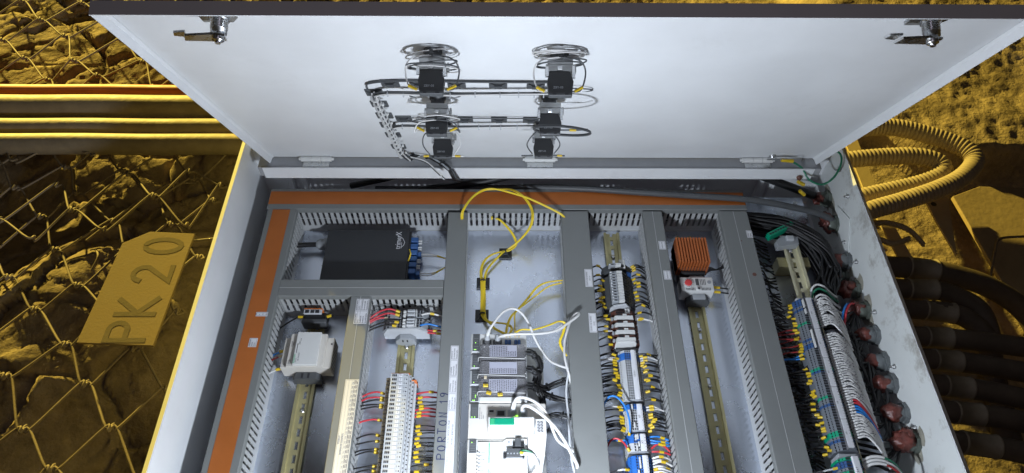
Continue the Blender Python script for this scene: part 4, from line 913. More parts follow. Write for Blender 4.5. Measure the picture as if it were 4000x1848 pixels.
for off in (-.0015, .0015): 
    cord([(-.094, .940, .060), (-.094, .948, .095), (-.075, .984, .100), (-.050, 1.005, .100), (-.024, 1.009, .100), (.011, 1.010, .098), (.037, .993, .096), (.054, .967, .090), (.0575, .941, .085), (.050, .930, .060), (.030, .922, .030), (.006, .911, .012), (-.003, .907, .0105), (-.030, .897, .011), (-.047, .880, .011), (-.054, .855, .010), (-.052, .83, .0105), (-.0505, .79, .010), (-.050, .75, .0105), (-.044, .734, .012), (-.030, .715, .025), (-.022, .690, .050), (.003, .665, .070)], off)
for off in (-.0012, .0012):
    cord([(-.094, .940, .060), (-.092, .952, .097), (-.067, .991, .104), (-.032, 1.006, .106), (.029, .989, .104), (.063, .976, .100), (.119, .952, .085), (.128, .945, .070)], off)
    cord([(-.022, .9665, .050), (-.011, .962, .048), (.011, .942, .035), (.022, .925, .022), (.020, .915, .016), (.006, .905, .013), (-.004, .9045, .012), (-.027, .877, .012), (-.041, .855, .011), (-.046, .828, .0105), (-.045, .785, .010), (-.044, .747, .0105), (-.036, .727, .014), (.0, .712, .03), (.012, .69, .05), (.006, .665, .072)], off)
    cord([(.119, .817, .030), (.087, .812, .030), (.065, .800, .028), (.046, .775, .026), (.027, .748, .030), (.012, .728, .035), (.004, .700, .050), (.000, .665, .072)], off)
cord([(.119, .812, .028), (.090, .804, .026), (.062, .782, .024), (.040, .760, .028), (.020, .735, .038), (.018, .70, .050), (.018, .664, .072)])
for off in (-.001, .0012): cord([(.012, .660, .074), (.028, .674, .074), (.055, .676, .072), (.085, .687, .070), (.103, .695, .070), (.116, .692, .068), (.113, .676, .062), (.106, .655, .055), (.118, .632, .045)], off)
MB().cbox(-.0335, -.0290, .9635, .9690, .050, .056, .001).build('spare_end', 'fibre', t)
for p in ((-.003, .9065, .0115), (-.049, .829, .0105), (-.0485, .7475, .0105)):
    MB().lathe(Vector(p)+Vector((0 if p[1] > .9 else 0, -.001, 0)), (0, 1, 0) if p[1] < .9 else (1, .6, 0), [(0, .0052), (0, .0062), (.0016, .0062), (.0016, .0052)], 12).build('cable_tie', 'black', t)
MB().prism([(.092, .676), (.110, .690), (.116, .683), (.100, .672)], 'z', .066, .0664).build('paper_flag', 'paper', t)

def cable(label, pts, r_, m='white_wire', cat='cable', boots=(), group=None):
    t = thing('network_cable', label, cat, pts[0], group); MB().tube(spline(pts, 10), r_, 10).build('cable', m, t)
    for (a, b, rr, mm) in boots: 
        a = Vector(a); b = Vector(b); MB().lathe(a, b-a, [(0, rr*.95), ((b-a).length*.3, rr), ((b-a).length*.7, rr*.9), ((b-a).length, rr*.62)], 10).build('boot', mm, t)
    return t
cable('white network cable arching left to right between controller and wide trunking', [(-.0355, .650, .078), (-.033, .662, .088), (-.024, .675, .096), (-.006, .698, .100), (.013, .708, .098), (.030, .702, .092), (.045, .684, .080), (.056, .662, .064), (.068, .645, .050), (.084, .624, .045), (.100, .612, .048), (.122, .603, .050)], .0025, boots=[((-.0355, .641, .074), (-.0355, .657, .083), .0058, 'lt_grey'), ((-.0355, .656, .083), (-.031, .666, .091), .0042, 'white')])
cable('white network cable running right and looping up onto the wide trunking cover', [(-.0155, .652, .082), (-.006, .6495, .096), (.022, .651, .100), (.062, .652, .099), (.095, .659, .098), (.118, .675, .097), (.139, .692, .096), (.1415, .7005, .093), (.134, .698, .0905), (.124, .682, .090), (.117, .660, .089), (.112, .640, .086), (.111, .610, .085), (.117, .580, .080), (.124, .555, .066)], .0025, boots=[((-.0155, .641, .074), (-.0155, .656, .088), .0060, 'mid_grey')])
cable('thick white network cable plugged into the processor, the left of two', [(.0135, .4995, .092), (.0150, .508, .105), (.0200, .514, .116), (.0330, .5135, .120), (.0500, .5060, .121), (.0650, .494, .118), (.0770, .478, .105), (.083, .466, .090), (.095, .452, .070), (.125, .44, .05)], .0027, boots=[((.0125, .496, .0855), (.0132, .5035, .098), .0058, 'mid_grey'), ((.0132, .503, .098), (.0160, .511, .110), .0044, 'white')])
cable('thick white network cable crossing the wide trunking edge, ending on its cover', [(.0305, .4960, .094), (.0290, .4985, .110), (.0340, .4990, .119), (.0450, .4950, .121), (.0640, .4810, .121), (.0840, .4610, .119), (.1000, .4390, .113), (.1120, .4190, .104), (.1215, .4040, .094), (.1225, .4015, .086)], .0030, boots=[((.0305, .4955, .0855), (.0303, .4975, .104), .0060, 'mid_grey')])
cable('grey-white cable hugging the slotted side of the wide trunking', [(.117, .58, .070), (.1125, .55, .062), (.1145, .50, .058), (.1150, .45, .055), (.118, .42, .05), (.124, .40, .045)], .0022, 'lt_grey')

t = thing('black_cable_bundle', 'tied bundles of black wires leaving the controller covers to the right', 'wire bundle', (.07, .57, .06))
BK = ['black_wire', 'black_wire', 'dk_grey', 'black_wire']
for pts, n_, rad in (([(.036, .626, .074), (.048, .628, .068), (.060, .618, .064), (.066, .604, .058), (.060, .588, .052), (.056, .575, .05)], 7, .0052),
                  ([(.036, .592, .074), (.050, .592, .068), (.061, .582, .062), (.060, .568, .056), (.074, .563, .052), (.095, .571, .052), (.121, .580, .052)], 7, .0052),
                  ([(.036, .558, .074), (.052, .558, .068), (.064, .548, .060), (.069, .534, .048), (.066, .524, .03)], 7, .0052),
                  ([(.052, .568, .056), (.065, .556, .052), (.082, .547, .050), (.100, .541, .050), (.121, .536, .050)], 6, .0045),
                  ([(.072, .512, .030), (.090, .516, .036), (.105, .513, .040), (.121, .509, .042)], 6, .0045)):
    bundle([Vector(p) for p in pts], n_, rad, .0017, BK, t, 'black_wire', .25)
for p, d in (((.054, .624, .066), (1, -.3, 0)), ((.063, .596, .056), (0, 1, 0)), ((.051, .592, .068), (1, 0, 0)), ((.079, .5645, .052), (1, .4, 0)), ((.110, .576, .052), (1, .4, 0)), ((.052, .558, .068), (1, 0, 0)), ((.085, .5465, .050), (1, -.4, 0)), ((.105, .513, .040), (1, -.3, 0))):
    tie(p, d, .0082, 'black', t, .0030)

# ================================================================ TERMINAL BAY (rail 4)
def grid_block(mb_cols, x0, x1, prof, pitch):          # a slim terminal block: body plus recess rims
    pass
def tb_mesh(name, prof, holes, pitch, body, hole='ink_blk'):
    mb = MB(); mb.prism(prof, 'y', -pitch/2+.00015, pitch/2-.00015, 0)
    for a, b, z in holes: mb.box(a, b, -pitch*.32, pitch*.32, z, z+.0003, 1)
    return mb.mesh(name, [body, hole])
def strip_text(par, x0, x1, y0, y1, z, nums, name_, npitch, first_y, side='paper', nsz=.0042):
    c = MB().cbox(x0, x1, y0, y1, z-.003, z, .0006).build('number_strip', side, par)
    if name_: text(name_, .0050, (x0+.0045, (y0+y1)/2, z+.0001), 'ink_blk', c, align='CENTER')
    for k, n in enumerate(nums): text(str(n), nsz, (x1-.0006, first_y+npitch*k, z+.0001), 'ink_blk', c, align='CENTER', sx=.8)
    mb = MB()
    for k in range(len(nums)+1): mb.box(x1-.0048, x1, first_y+npitch*(k-.5)-.0001, first_y+npitch*(k-.5)+.0001, z+.0001, z+.0002)
    mb.build('rule', 'ink', c); return c
PF = lambda x0, x1, zt: [(x0, .010), (x0, zt-.014), (x0+.006, zt-.004), (x0+.012, zt), (x1-.014, zt), (x1-.006, zt-.006), (x1, zt-.014), (x1, .010)]
def wires(t, side, ys, cols, x_t, x_e, z, sd, dens=1., lift=.006, slp=(.12, .3), slr=.0027, r0=.0015, sl=.95, sllen=.0085):
    r = random.Random(sd)
    for k, y in enumerate(ys):
        if r.random() > dens: continue
        c = cols[k] if isinstance(cols, list) and k < len(cols) and cols[k] else 'black_wire'
        term_wire(t, (x_t, y, z), (x_e, y+r.uniform(-.007, .004), z-.004+r.uniform(-.004, .004)), c, sag=r.uniform(-.001, .004), r0=r0, sd=sd*100+k, lift=lift, slpos=r.uniform(*slp), sllen=sllen, slr=slr, sl=r.random() < sl)
# fuse/relay group DO-01
t = thing('relay_terminal_group', 'upper terminal group with ten white tagged slim relays', 'terminal group', (.235, .79, 0))
low = tb_mesh('terminal_body', [(.206, .010), (.206, .028), (.214, .036), (.222, .045), (.252, .045), (.260, .036), (.268, .028), (.268, .010)], [(.2085, .2115, .0305), (.2140, .2175, .0355), (.2545, .2580, .0400), (.2610, .2645, .0345)], .0068, 'dk_grey')
wh = MB(); wh.cbox(.2165, .2300, -.0031, .0031, .046, .0590, .0008); wh = wh.mesh('relay_cap', 'mid_grey')
tg = MB().cbox(.2305, .2420, -.0030, .0030, .050, .0605, .0005).mesh('number_tag', 'white')
wn = MB().box(.2215, .2265, -.0012, .0012, .0591, .0593).mesh('window', 'ink_blk'); kn = MB().lathe((.2185, 0, .0595), (0, 0, 1), [(0, .0016), (.0008, .0010)], 8).mesh('pin', 'steel')
rb = MB().prism([(.2425, .045), (.2425, .058), (.2445, .057), (.2550, .046)], 'y', -.0022, .0022).mesh('rib', 'black')
kk = 0
for y in [.8455, .8385]+[.8190-.0068*k for k in range(11)]:
    b = link('terminal_block', low, t, (0, y, 0)); kk += 1
    if kk > 1:
        if kk == 2: y2 = .8385
        for nm, me_ in (('relay_cap', wh), ('number_tag', tg), ('window', wn), ('pin', kn), ('rib', rb)):
            c = bpy.data.objects.new(nm, me_); COL.objects.link(c); c.parent = b
MB().cbox(.2395, .2525, .8350, .8560, .046, .0520, .001).build('name_tag', 'white', t); text('DO-01', .0045, (.2440, .8375, .0522), 'ink_blk', t, sx=.9)
for y in (.8300, .8245): MB().prism([(.2560, .012), (.2560, .040), (.2660, .034), (.2680, .012)], 'y', y-.0028, y+.0028).build('terminal_block', 'blue', t)
bevel(MB().prism([(.213, .010), (.213, .040), (.219, .052), (.244, .058), (.256, .040), (.256, .010)], 'y', .7405, .7445).build('end_plate', 'lt_grey', t), .001)
wires(t, -1, [.8455, .825, .8165]+[.8000-.0062*k for k in range(9)], None, .206, .181, .030, 5, lift=.006, slp=(.1, .45), r0=.0016)
wires(t, 1, [.8500, .8440, .8390, .8270, .8180, .8080, .8020, .7960, .7860, .7760, .7680, .7600, .7520], None, .268, .297, .030, 6, lift=.008, slp=(.15, .5), r0=.0017)
# DI-01 fuse group
t = thing('fuse_terminal_group', 'four brown fuse terminals with white lever edges and a blank white end plate', 'terminal group', (.235, .69, 0))
MB().prism([(.214, .010), (.214, .034), (.222, .044), (.256, .044), (.264, .034), (.264, .010)], 'y', .7265, .7350).build('header_block', 'brown', t)
mb = MB(); [mb.box(x, x+.0032, .7285, .7330, .0443, .0445) for x in (.2235, .2280, .2325, .2370)]; mb.build('terminal_hole', 'ink_blk', t)
MB().cbox(.2415, .2510, .7255, .7365, .0445, .0500, .0006).build('name_tag', 'white', t); text('02', .0055, (.2470, .7280, .0502), 'ink_blk', t)
for y in (.7150, .6985, .6825, .6660):
    b = MB().prism([(.212, .010), (.212, .032), (.219, .040), (.221, .055), (.253, .055), (.257, .042), (.266, .034), (.266, .010)], 'y', y-.0050, y+.0068).build('terminal_block', 'brown', t)
    MB().prism([(.2165, .050), (.2190, .0580), (.2545, .0580), (.2565, .050)], 'y', y-.0056, y+.0004).build('lever', 'white', b)
    MB().box(.2230, .2320, y+.0010, y+.0055, .0552, .0562).build('window', 'ink_blk', b); MB().cbox(.2345, .2425, y+.0008, y+.0055, .0552, .0572, .0004).build('marker', 'white', b); MB().cyl((.2490, y+.003, .0552), (.2490, y+.003, .0560), .0014, 8).build('test_hole', 'ink_blk', b)
    MB().cyl((.2600, y, .0385), (.2606, y, .0395), .0028, 8).build('wire_entry', 'ink_blk', b); MB().cbox(.2120, .2165, y-.002, y+.004, .040, .046, .0008).build('clamp', 'mid_grey', b)
bevel(MB().prism([(.216, .012), (.216, .050), (.220, .0565), (.254, .0565), (.257, .050), (.257, .012)], 'y', .6560, .6598).build('end_plate', 'white', t), .001)
wires(t, -1, [.730, .7195, .702, .694, .678, .663], [None, 'beige', None, 'white_wire', None, None], .214, .181, .034, 7, lift=.004, slp=(.2, .45), r0=.0016)
wires(t, 1, [.728, .7185, .7150], ['black_wire', 'white_wire', 'white_wire'], .262, .297, .040, 8, lift=.004, slp=(.3, .5), r0=.0017)
# feed through strips
def strip(label, y0, y1, n, name_, base, blues, jump=(), x0=.2195, x1=.2635, zt=.045, tname='terminal_strip', first=1):
    p = (y1-y0)/n; t = thing(tname, label, 'terminal strip', (.24, (y0+y1)/2, 0))
    hs_ = [(x0+.0035, x0+.0062, zt-.0075), (x0+.0073, x0+.0100, zt-.0038), (x0+.0125, x0+.0150, zt), (x0+.0165, x0+.0192, zt), (x0+.0205, x0+.0228, zt), (x1-.0090, x1-.0066, zt-.0040), (x1-.0050, x1-.0024, zt-.0085)]
    mg = tb_mesh('feed_terminal', PF(x0, x1, zt), hs_, p, base); mbl = tb_mesh('feed_terminal', PF(x0, x1, zt), hs_, p, 'blue')
    for k in range(n): link('terminal_block', mbl if (first+k) in blues else mg, t, (0, y0+p*(k+.5), 0))
    xs = x0+.0240
    strip_text(t, xs, xs+.0100, y0+.0005, y1-.0005, zt+.0035, list(range(first, first+n)), name_, p, y0+p*.5, nsz=min(.0042, p*.75))
    for (xa, ya, l) in jump: MB().cbox(xa, xa+.0030, ya, ya+l, zt, zt+.0045, .0006).build('jumper', 'white', t)
    MB().cbox(x0+.002, x1-.002, y0-.0065, y0-.0010, .008, .036, .0015).build('end_clamp', 'dk_grey', t)
    return t, [y0+p*(k+.5) for k in range(n)]
t, ys = strip('long grey strip of twenty terminals labelled CR-01', .5425, .6450, 20, 'CR-01', 'lt_grey', (17, 18, 19))
wires(t, -1, ys, [None]*16+['white_wire']*2+[None, None], .2195, .181, .034, 9, .88, slp=(.1, .3)); wires(t, 1, ys, [None]*16+['white_wire', 'white_wire', None, None], .2635, .2975, .034, 10, .95, slp=(.1, .5))
t, ys = strip('ten way strip labelled X3 with blue ends, between CR-01 and X2', .4825, .5335, 10, 'X3', 'lt_grey', (9, 10), [(.2330, .5225, .010), (.2345, .4870, .010)])
wires(t, -1, ys, [None]*9+['white_wire'], .2195, .181, .034, 11, .9, slp=(.1, .25)); wires(t, 1, ys, [None]*8+['white_wire']*2, .2635, .2975, .034, 12, 1., slp=(.12, .35), slr=.0030)
MB().tube(spline([(.182, .520, .035), (.184, .533, .050), (.193, .541, .062), (.205, .538, .066), (.217, .524, .064), (.224, .505, .060), (.226, .487, .055), (.2245, .474, .046)], 8), .0019, 8).build('blue_wire', 'blue_wire', t)
sleeve((.2250, .4790, .0485), (.2240, .4725, .0455), .0026, 'yellow', t)
t, ys = strip('short six way strip labelled X2 with red and blue wires', .4435, .4760, 6, 'X2', 'lt_grey', (4, 5, 6), [(.2340, .4640, .010), (.2375, .4660, .009), (.2345, .4450, .010), (.2385, .4520, .009)])
term_wire(t, (.2195, ys[4], .036), (.181, ys[4]+.001, .030), 'blue_wire', r0=.0019, slpos=.3, sd=3)
MB().tube(spline([(.183, .454, .034), (.190, .463, .046), (.200, .465, .052), (.212, .458, .050), (.2185, .451, .044), (.2225, .446, .042)], 8), .0017, 7).build('red_wire', 'red_wire', t); sleeve((.2190, .4505, .0440), (.2228, .4450, .0420), .0028, 'yellow', t)
for k, c, sg in ((5, 'blue_wire', .002), (4, 'blue_wire', -.002), (3, 'blue_wire', -.001), (1, 'red_wire', .009), (0, 'red_wire', .001)):
    term_wire(t, (.2635, ys[k], .036), (.2975, ys[k]-.004, .032), c, sag=sg, r0=.0019, slpos=.5 if c == 'red_wire' else .6, sd=60+k, slr=.0028, lift=.004)
t, ys = strip('blue terminal strip at the bottom edge with thick white wires', .3550, .4365, 16, None, 'blue', range(1, 17), [(.2370, .4130, .020), (.2330, .3900, .020)])
wires(t, -1, ys[8:14:3], ['white_wire']*6, .2195, .181, .036, 13, 1., slp=(.1, .25), r0=.0020); wires(t, 1, ys[8:], ['white_wire']*10, .2635, .2975, .036, 14, 1., slp=(.1, .7), r0=.0021, sl=.8, lift=.008, slr=.0030)
t = thing('strip_spacer', 'black and grey rail clamp between the fuse group and CR-01', 'end clamp', (.235, .65, 0)); MB().cbox(.216, .262, .6468, .6535, .008, .038, .002).build('clamp', 'dk_grey', t)

# ================================================================ HEATER BAY
t = thing('heater', 'ribbed orange aluminium enclosure heater on a black base', 'heater', (.395, .87, 0))
n = 11
for k in range(n):
    x = .3600+.0670*k/n; MB().cbox(x, x+.0040, .8300, .8935, .034, .0810, .0004).build('fin', 'heater', t)
MB().box(.3600, .4265, .8302, .8932, .030, .0580).build('core', 'brown', t)  # shade between the fins is put into the core's brown colour
bevel(MB().box(.3640, .4240, .8250, .8950, .008, .0298).build('base', 'black', t), .002)
MB().cbox(.368, .420, .822, .8295, .010, .050, .002).build('end_cap', 'black', t)
for k in range(3): MB().tube(spline([(.421, .832+.003*k, .03), (.435, .838+.004*k, .036), (.450, .842, .034), (.467, .848+.003*k, .032)], 6), .0018, 6).build('wire', 'black_wire', t)
t = thing('thermostat', 'small pale thermostat with a round red dial below the heater', 'thermostat', (.40, .795, 0))
bevel(MB().box(.3640, .4320, .7790, .8130, .012, .0500).build('body', 'white', t), .002)
MB().lathe((.3795, .7975, .0502), (0, 0, 1), [(0, .0115), (.0016, .0115), (.0018, .0108)], 24).build('dial_ring', 'white', t)
MB().lathe((.3795, .7975, .0522), (0, 0, 1), [(0, .0078), (.0020, .0074), (.0024, .0060)], 24).build('dial', 'red_dial', t)
mb = MB(); [mb.add([(.3795+math.cos(a)*q, .7975+math.sin(a)*q, z) for q, z in ((.0088, .0521), (.0104, .0521))]+[(.3795+math.cos(a+.12)*q, .7975+math.sin(a+.12)*q, .0521) for q in (.0104, .0088)], [(0, 1, 2, 3)]) for a in [k*math.pi/6 for k in range(12)]]; mb.build('dial_marks', 'ink', t)
mb = MB(); [mb.box(.4050+.0032*k, .4062+.0032*k, .7930, .8070, .0502, .0504) for k in range(4)]; [mb.box(.3740+.0028*k, .3752+.0028*k, .7800, .7865, .0502, .0504) for k in range(7)]; [mb.box(.4060+.0028*k, .4072+.0028*k, .7800, .7865, .0502, .0504) for k in range(7)]
mb.build('vent_slots', 'ink_blk', t)
MB().cbox(.3950, .4020, .7925, .8080, .0502, .0512, .0006).build('window', 'dk_grey', t); MB().lathe((.4235, .8000, .0502), (0, 0, 1), [(0, .0042), (.0008, .0042)], 14).build('cable_opening', 'mid_grey', t)
mb = MB().lathe((.3995, .7840, .0500), (0, 0, 1), [(0, .0055), (.002, .0055), (.0021, .0030)], 14).build('screw_boss', 'white', t); MB().cyl((.3995, .7840, .0521), (.3995, .7840, .0524), .0026, 10).build('screw_hole', 'ink_blk', t)
for k in range(8): MB().box(.3636, .3639, .782+.004*k, .7835+.004*k, .030, .048).build('side_slot', 'ink_blk', t)
t2 = thing('rail_clamp', 'grey rail clamp pushed against the lower side of the thermostat', 'end clamp', (.40, .772, 0)); MB().prism([(.378, .006), (.376, .022), (.386, .036), (.416, .036), (.425, .022), (.423, .006)], 'y', .7655, .7785).build('clamp', 'dk_grey', t2); MB().cbox(.388, .414, .7660, .7780, .0362, .040, .001).build('lever', 'mid_grey', t2)
t2 = thing('rail_clamp', 'grey rail clamp squeezed between the heater and the thermostat', 'end clamp', (.40, .82, 0)); MB().cbox(.386, .416, .8135, .8215, .008, .044, .002).build('clamp', 'mid_grey', t2)
for y, z in ((.800, .030), (.790, .028)):
    o = MB().tube(spline([(.432, y, z), (.445, y-.002, z+.002), (.467, y-.004, z)], 5), .0017, 7).build('wire', 'black_wire', t); sleeve((.437, y-.0005, z+.001), (.450, y-.002, z+.002), .0030, 'yellow', t)

# ================================================================ RIGHT BAY
t = thing('earth_terminal', 'green earth terminal bar on a grey clamp at the head of the raised rail', 'earth terminal', (.60, .92, .04))
def rot_box(mb, c, sx, sy, z0, z1, a, mi=0):
    ca, sa = math.cos(a), math.sin(a); mb.prism([(c[0]+x*ca-y*sa, c[1]+x*sa+y*ca) for x, y in ((-sx, -sy), (sx, -sy), (sx, sy), (-sx, sy))], 'z', z0, z1, mi)
mb = MB(); rot_box(mb, (.596, .925), .034, .0055, .052, .0700, .50); bevel(mb.build('bar', 'green', t), .0008)
mb = MB(); [rot_box(mb, (.596+.0072*k*math.cos(.5), .925+.0072*k*math.sin(.5)), .0024, .0018, .0701, .0704, .5) for k in range(-4, 5)]; mb.build('terminal_hole', 'ink_blk', t)
mb = MB(); mb.prism([(.585, .886), (.632, .893), (.634, .914), (.600, .916), (.584, .902)], 'z', .040, .058); bevel(mb.build('clamp', 'mid_grey', t), .001); MB().cbox(.606, .622, .900, .912, .0582, .0640, .001).build('lever', 'lt_grey', t)
# main terminal strip: 52 blocks
t = thing('field_terminal_strip', 'longest terminal strip in the dark right bay with white number strips', 'terminal strip', (.595, .58, .04))
zt = .088; nb = 60; yA, yB = .430, .7370; p = (yB-yA)/nb; x0, x1 = .5750, .6180
pr = [(x0, .048), (x0, zt-.014), (x0+.007, zt-.004), (x0+.011, zt), (x1-.009, zt), (x1-.004, zt-.006), (x1, zt-.012), (x1, .048)]
hs_ = [(x0+.0015, x0+.0040, zt-.0090), (x0+.0060, x0+.0085, zt-.0040), (x0+.0105, x0+.0185, zt), (x1-.0068, x1-.0045, zt-.0032), (x1-.0036, x1-.0014, zt-.0088)]
mg = tb_mesh('feed_terminal', pr, hs_, p, 'slate'); mbl = tb_mesh('feed_terminal', pr, hs_, p, 'navy'); mgr = tb_mesh('feed_terminal', pr, hs_, p, 'green')
ysr = [yA+p*(k+.5) for k in range(nb)]
for k, y in enumerate(ysr):
    link('terminal_block', mgr if k in (5, 6, 19, 30, 49) else (mbl if k % 13 == 3 or k > 56 or 38 < k < 41 else mg), t, (0, y, 0))
yy = yB; r = random.Random(9)
for L_ in (.070, .062, .058, .062, .052):
    c = MB().cbox(.5945, .6055, yy-L_+.0008, yy, zt+.0005, zt+.0055, .0008).build('number_strip', 'paper', t)
    for q in range(int(L_/p)-1): text('%d' % ((q % 12)+1), .0034, (.6048, yy-L_+p*(q+1), zt+.0056), 'ink', c, align='CENTER', sx=.75)
    text('X%d' % (8-int(yy*10) % 5), .0040, (.5990, yy-L_/2, zt+.0056), 'ink', c, align='CENTER')
    yy -= L_
MB().box(.5925, .5930, yA, yB, zt+.001, zt+.006).build('marker_rail', 'smoke', t)
for a, l in ((.716, .018), (.702, .010), (.650, .016), (.628, .022)): MB().cbox(.5870, .5898, a, a+l, zt, zt+.006, .0006).build('jumper', 'white', t)
MB().cbox(.580, .615, yB+.0006, yB+.0050, .045, .084, .001).build('end_plate', 'lt_grey', t)
# wires on its left, dropping into the rightmost trunking
r = random.Random(21)
Lc = {}
for k in range(nb-1, -1, -1):
    if r.random() > .78: continue
    y = ysr[k]; f = (yB-y)
    c = 'dark_red_wire' if (.055 < f < .12 and r.random() < .75) else ('blue_wire' if .11 < f < .125 else 'black_wire')
    term_wire(t, (.5745, y, .066), (.5275, y-.002+r.uniform(-.008, .006), .055+r.uniform(-.01, .008)), c, sag=r.uniform(-.004, .004), r0=.0015, sd=300+k, slpos=r.uniform(.05, .22), sllen=.0085, slr=.0027, lift=r.uniform(-.006, .003), sl=r.random() < .85)
# white printed cores fanning from its right side to the glands
glY = [.736, .676, .620, .572, .510, .456]
for k in range(nb-1, 3, -1):
    y = ysr[k]; 
    if 44 < k < 48: continue
    r_ = random.Random(500+k); g_ = min(glY, key=lambda q: abs(q-(y-.045)))
    bend = .014+.010*r_.random() if k > 52 else .004+.006*r_.random()
    P = [(x1-.0015, y, .078), (x1+.004, y+.001, .086), (x1+.018, y+bend*.5-.003, .089), (x1+.036, y+bend*.2-.016-.010*r_.random(), .082), (x1+.052, y-.040-.010*r_.random(), .066)]
    core = 'white_wire' if not (13 <= k <= 17) else ('red_wire' if k > 15 else 'blue_wire')
    Q_ = spline(P, 6); o = MB().tube(Q_, .0019, 7).build('core_wire', core if core != 'white_wire' else ('white_wire' if r_.random() < .85 else 'black_wire'), t)
    if core == 'white_wire' or True:
        o2 = MB().tube(Q_[1:10 if core != 'white_wire' else 19], .00205, 8).build('printed_sleeve', 'white_wire', o)
        mb = MB()
        for q in range(3, (9 if core != 'white_wire' else 18)):
            if r_.random() < .4: pnt = Q_[q]+Vector((0, 0, .0022)); mb.box(pnt.x-.0010, pnt.x+.0010, pnt.y-.0007, pnt.y+.0007, pnt.z-.0002, pnt.z+.0003)
        mb.build('printing', 'ink', o2)
t['label'] = 'longest terminal strip in the dark right bay, white printed wires on its right'
t = thing('end_terminal_strip', 'short blue ended terminal strip at the bottom of the right bay', 'terminal strip', (.595, .41, .04))
for k in range(8): link('terminal_block', (mgr, mbl, mbl, mg)[k % 4], t, (0, .4155-.0058*k, 0))
MB().cbox(.5950, .6060, .382, .4190, zt+.0005, zt+.0055, .0008).build('number_strip', 'paper', t); text('X4.7', .0050, (.6000, .3900, zt+.0056), 'ink', t); MB().cbox(.578, .616, .4200, .4270, .045, .082, .001).build('end_clamp', 'mid_grey', t)
for k, c in enumerate(('green_wire', 'white_wire', 'dark_red_wire')):
    Q_ = spline([(.6175, .4130-.0060*k, .078), (.630, .4190-.006*k, .086), (.650, .4180-.006*k, .088), (.672, .407-.006*k, .082), (.690, .385-.004*k, .066), (.70, .36, .05)], 7)
    o = MB().tube(Q_, .0021, 7).build('core_wire', c, t); MB().tube(Q_[1:16], .0026, 8).build('printed_sleeve', 'white_wire', o)
term_wire(t, (.5745, .405, .070), (.5275, .400, .050), 'lt_grey', r0=.0018, sd=9, slpos=.1)
# loops at the top of the strip
t = thing('core_loops', 'one white and one green core looping from the strip head to the glands', 'wire', (.63, .75, .08))
for k, (c, dy) in enumerate((('white_wire', 0), ('green_wire', -.010), ('white_wire', -.024), ('white_wire', -.038))):
    MB().tube(spline([(.6165, .742+dy*.7, .070), (.6170, .762+dy, .082), (.626, .769+dy, .090), (.640, .766+dy, .088), (.656, .759+dy, .076), (.675, .757+dy, .060)], 7), .0021, 8).build('core_wire', c, t)
# cable glands through the right wall
GS = [(1.029, .045, 1, 'rusty gland nearest the hinge with a black cable coming out', .8), (.958, .044, 1, 'second rusty gland, below the green earth loop', .85), (.861, .040, 0, 'clean grey gland opposite the end of the sloping bracket', 1), (.842, .010, 1, 'gland set low against the plate, buried in red sealant', 1), (.792, .036, 1, 'gland smothered in wet looking orange brown sealant', 1.1), (.7350, .045, 1, 'greenish stained gland above the blue and red cores', 1), (.6770, .048, 0, 'gland with a small round red sealant plug', 1), (.6190, .047, 0, 'octagonal grey gland with a thin sealant ring, midway down the wall', 1), (.5720, .050, 0, 'grey gland with a smooth egg shaped sealant plug', 1.1), (.5120, .053, 0, 'gland with the biggest egg shaped sealant plug', 1.15), (.4560, .055, 1, 'dark stained gland lowest in view with two lumps of sealant', 1.25)]
for k, (y, z, dirty, lab, sc) in enumerate(GS):
    r = random.Random(70+k); t = thing('cable_gland', lab, 'cable gland', (XR, y, z), 'cable glands through the right wall')
    m_ = 'green_oxide' if dirty else 'gland'
    MB().lathe((XR-.0002, y, z), (-1, 0, 0), [(0, .0200), (.0075, .0200), (.0077, .0165), (.012, .0165)], 8, smooth=False).build('lock_nut', m_, t)
    MB().lathe((XR-.0125, y, z), (-1, 0, 0), [(0, .0160), (.009, .0155), (.011, .0130)], 20).build('thread', m_, t)
    mb = MB(); cx = XR-.019-.005*sc; nu, nv = 22, 14; R_ = .0150*sc; rs = []
    from mathutils import noise as nz
    def lump(c, R, ax, amp, nu=22, nv=14):
        rr = []
        for i_ in range(nv+1):
            th = math.pi*i_/nv; ring = []
            for j in range(nu):
                d = Vector((math.cos(th)*ax, math.sin(th)*math.cos(2*math.pi*j/nu), math.sin(th)*math.sin(2*math.pi*j/nu)))
                f = 1+amp*nz.noise(d*1.6+Vector((k*3.1, c.y*90, 0)))+amp*.55*nz.noise(d*4.2+Vector((0, k*5.3, c.z*70))); ring.append(tuple(c+d*R*f))
            rr.append(ring)
        return rr
    rs = lump(Vector((cx, y, z+.001)), R_, 1.15, .55 if dirty else .22)
    mb.rings(rs); mb.build('sealant', 'sealant', t)
    if dirty:
        st = [(y+(.030+.010*math.sin(3*a+k)+.006*math.sin(7*a))*math.cos(a), z+(.026+.008*math.cos(2*a+k))*math.sin(a)) for a in [2*math.pi*j/24 for j in range(24)]]
        MB().prism(st, 'x', XR-.0006, XR-.0001).build('grease_stain', 'stain', t)
        for q in range(4):
            a = Vector((cx-.006+.004*q, y+r.uniform(-.012, .012), z+r.uniform(-.008, .013))); rs = lump(a, r.uniform(.007, .012), 1.0, .6, 12, 8)
            MB().rings(rs).build('sealant_lump', 'sealant', t)
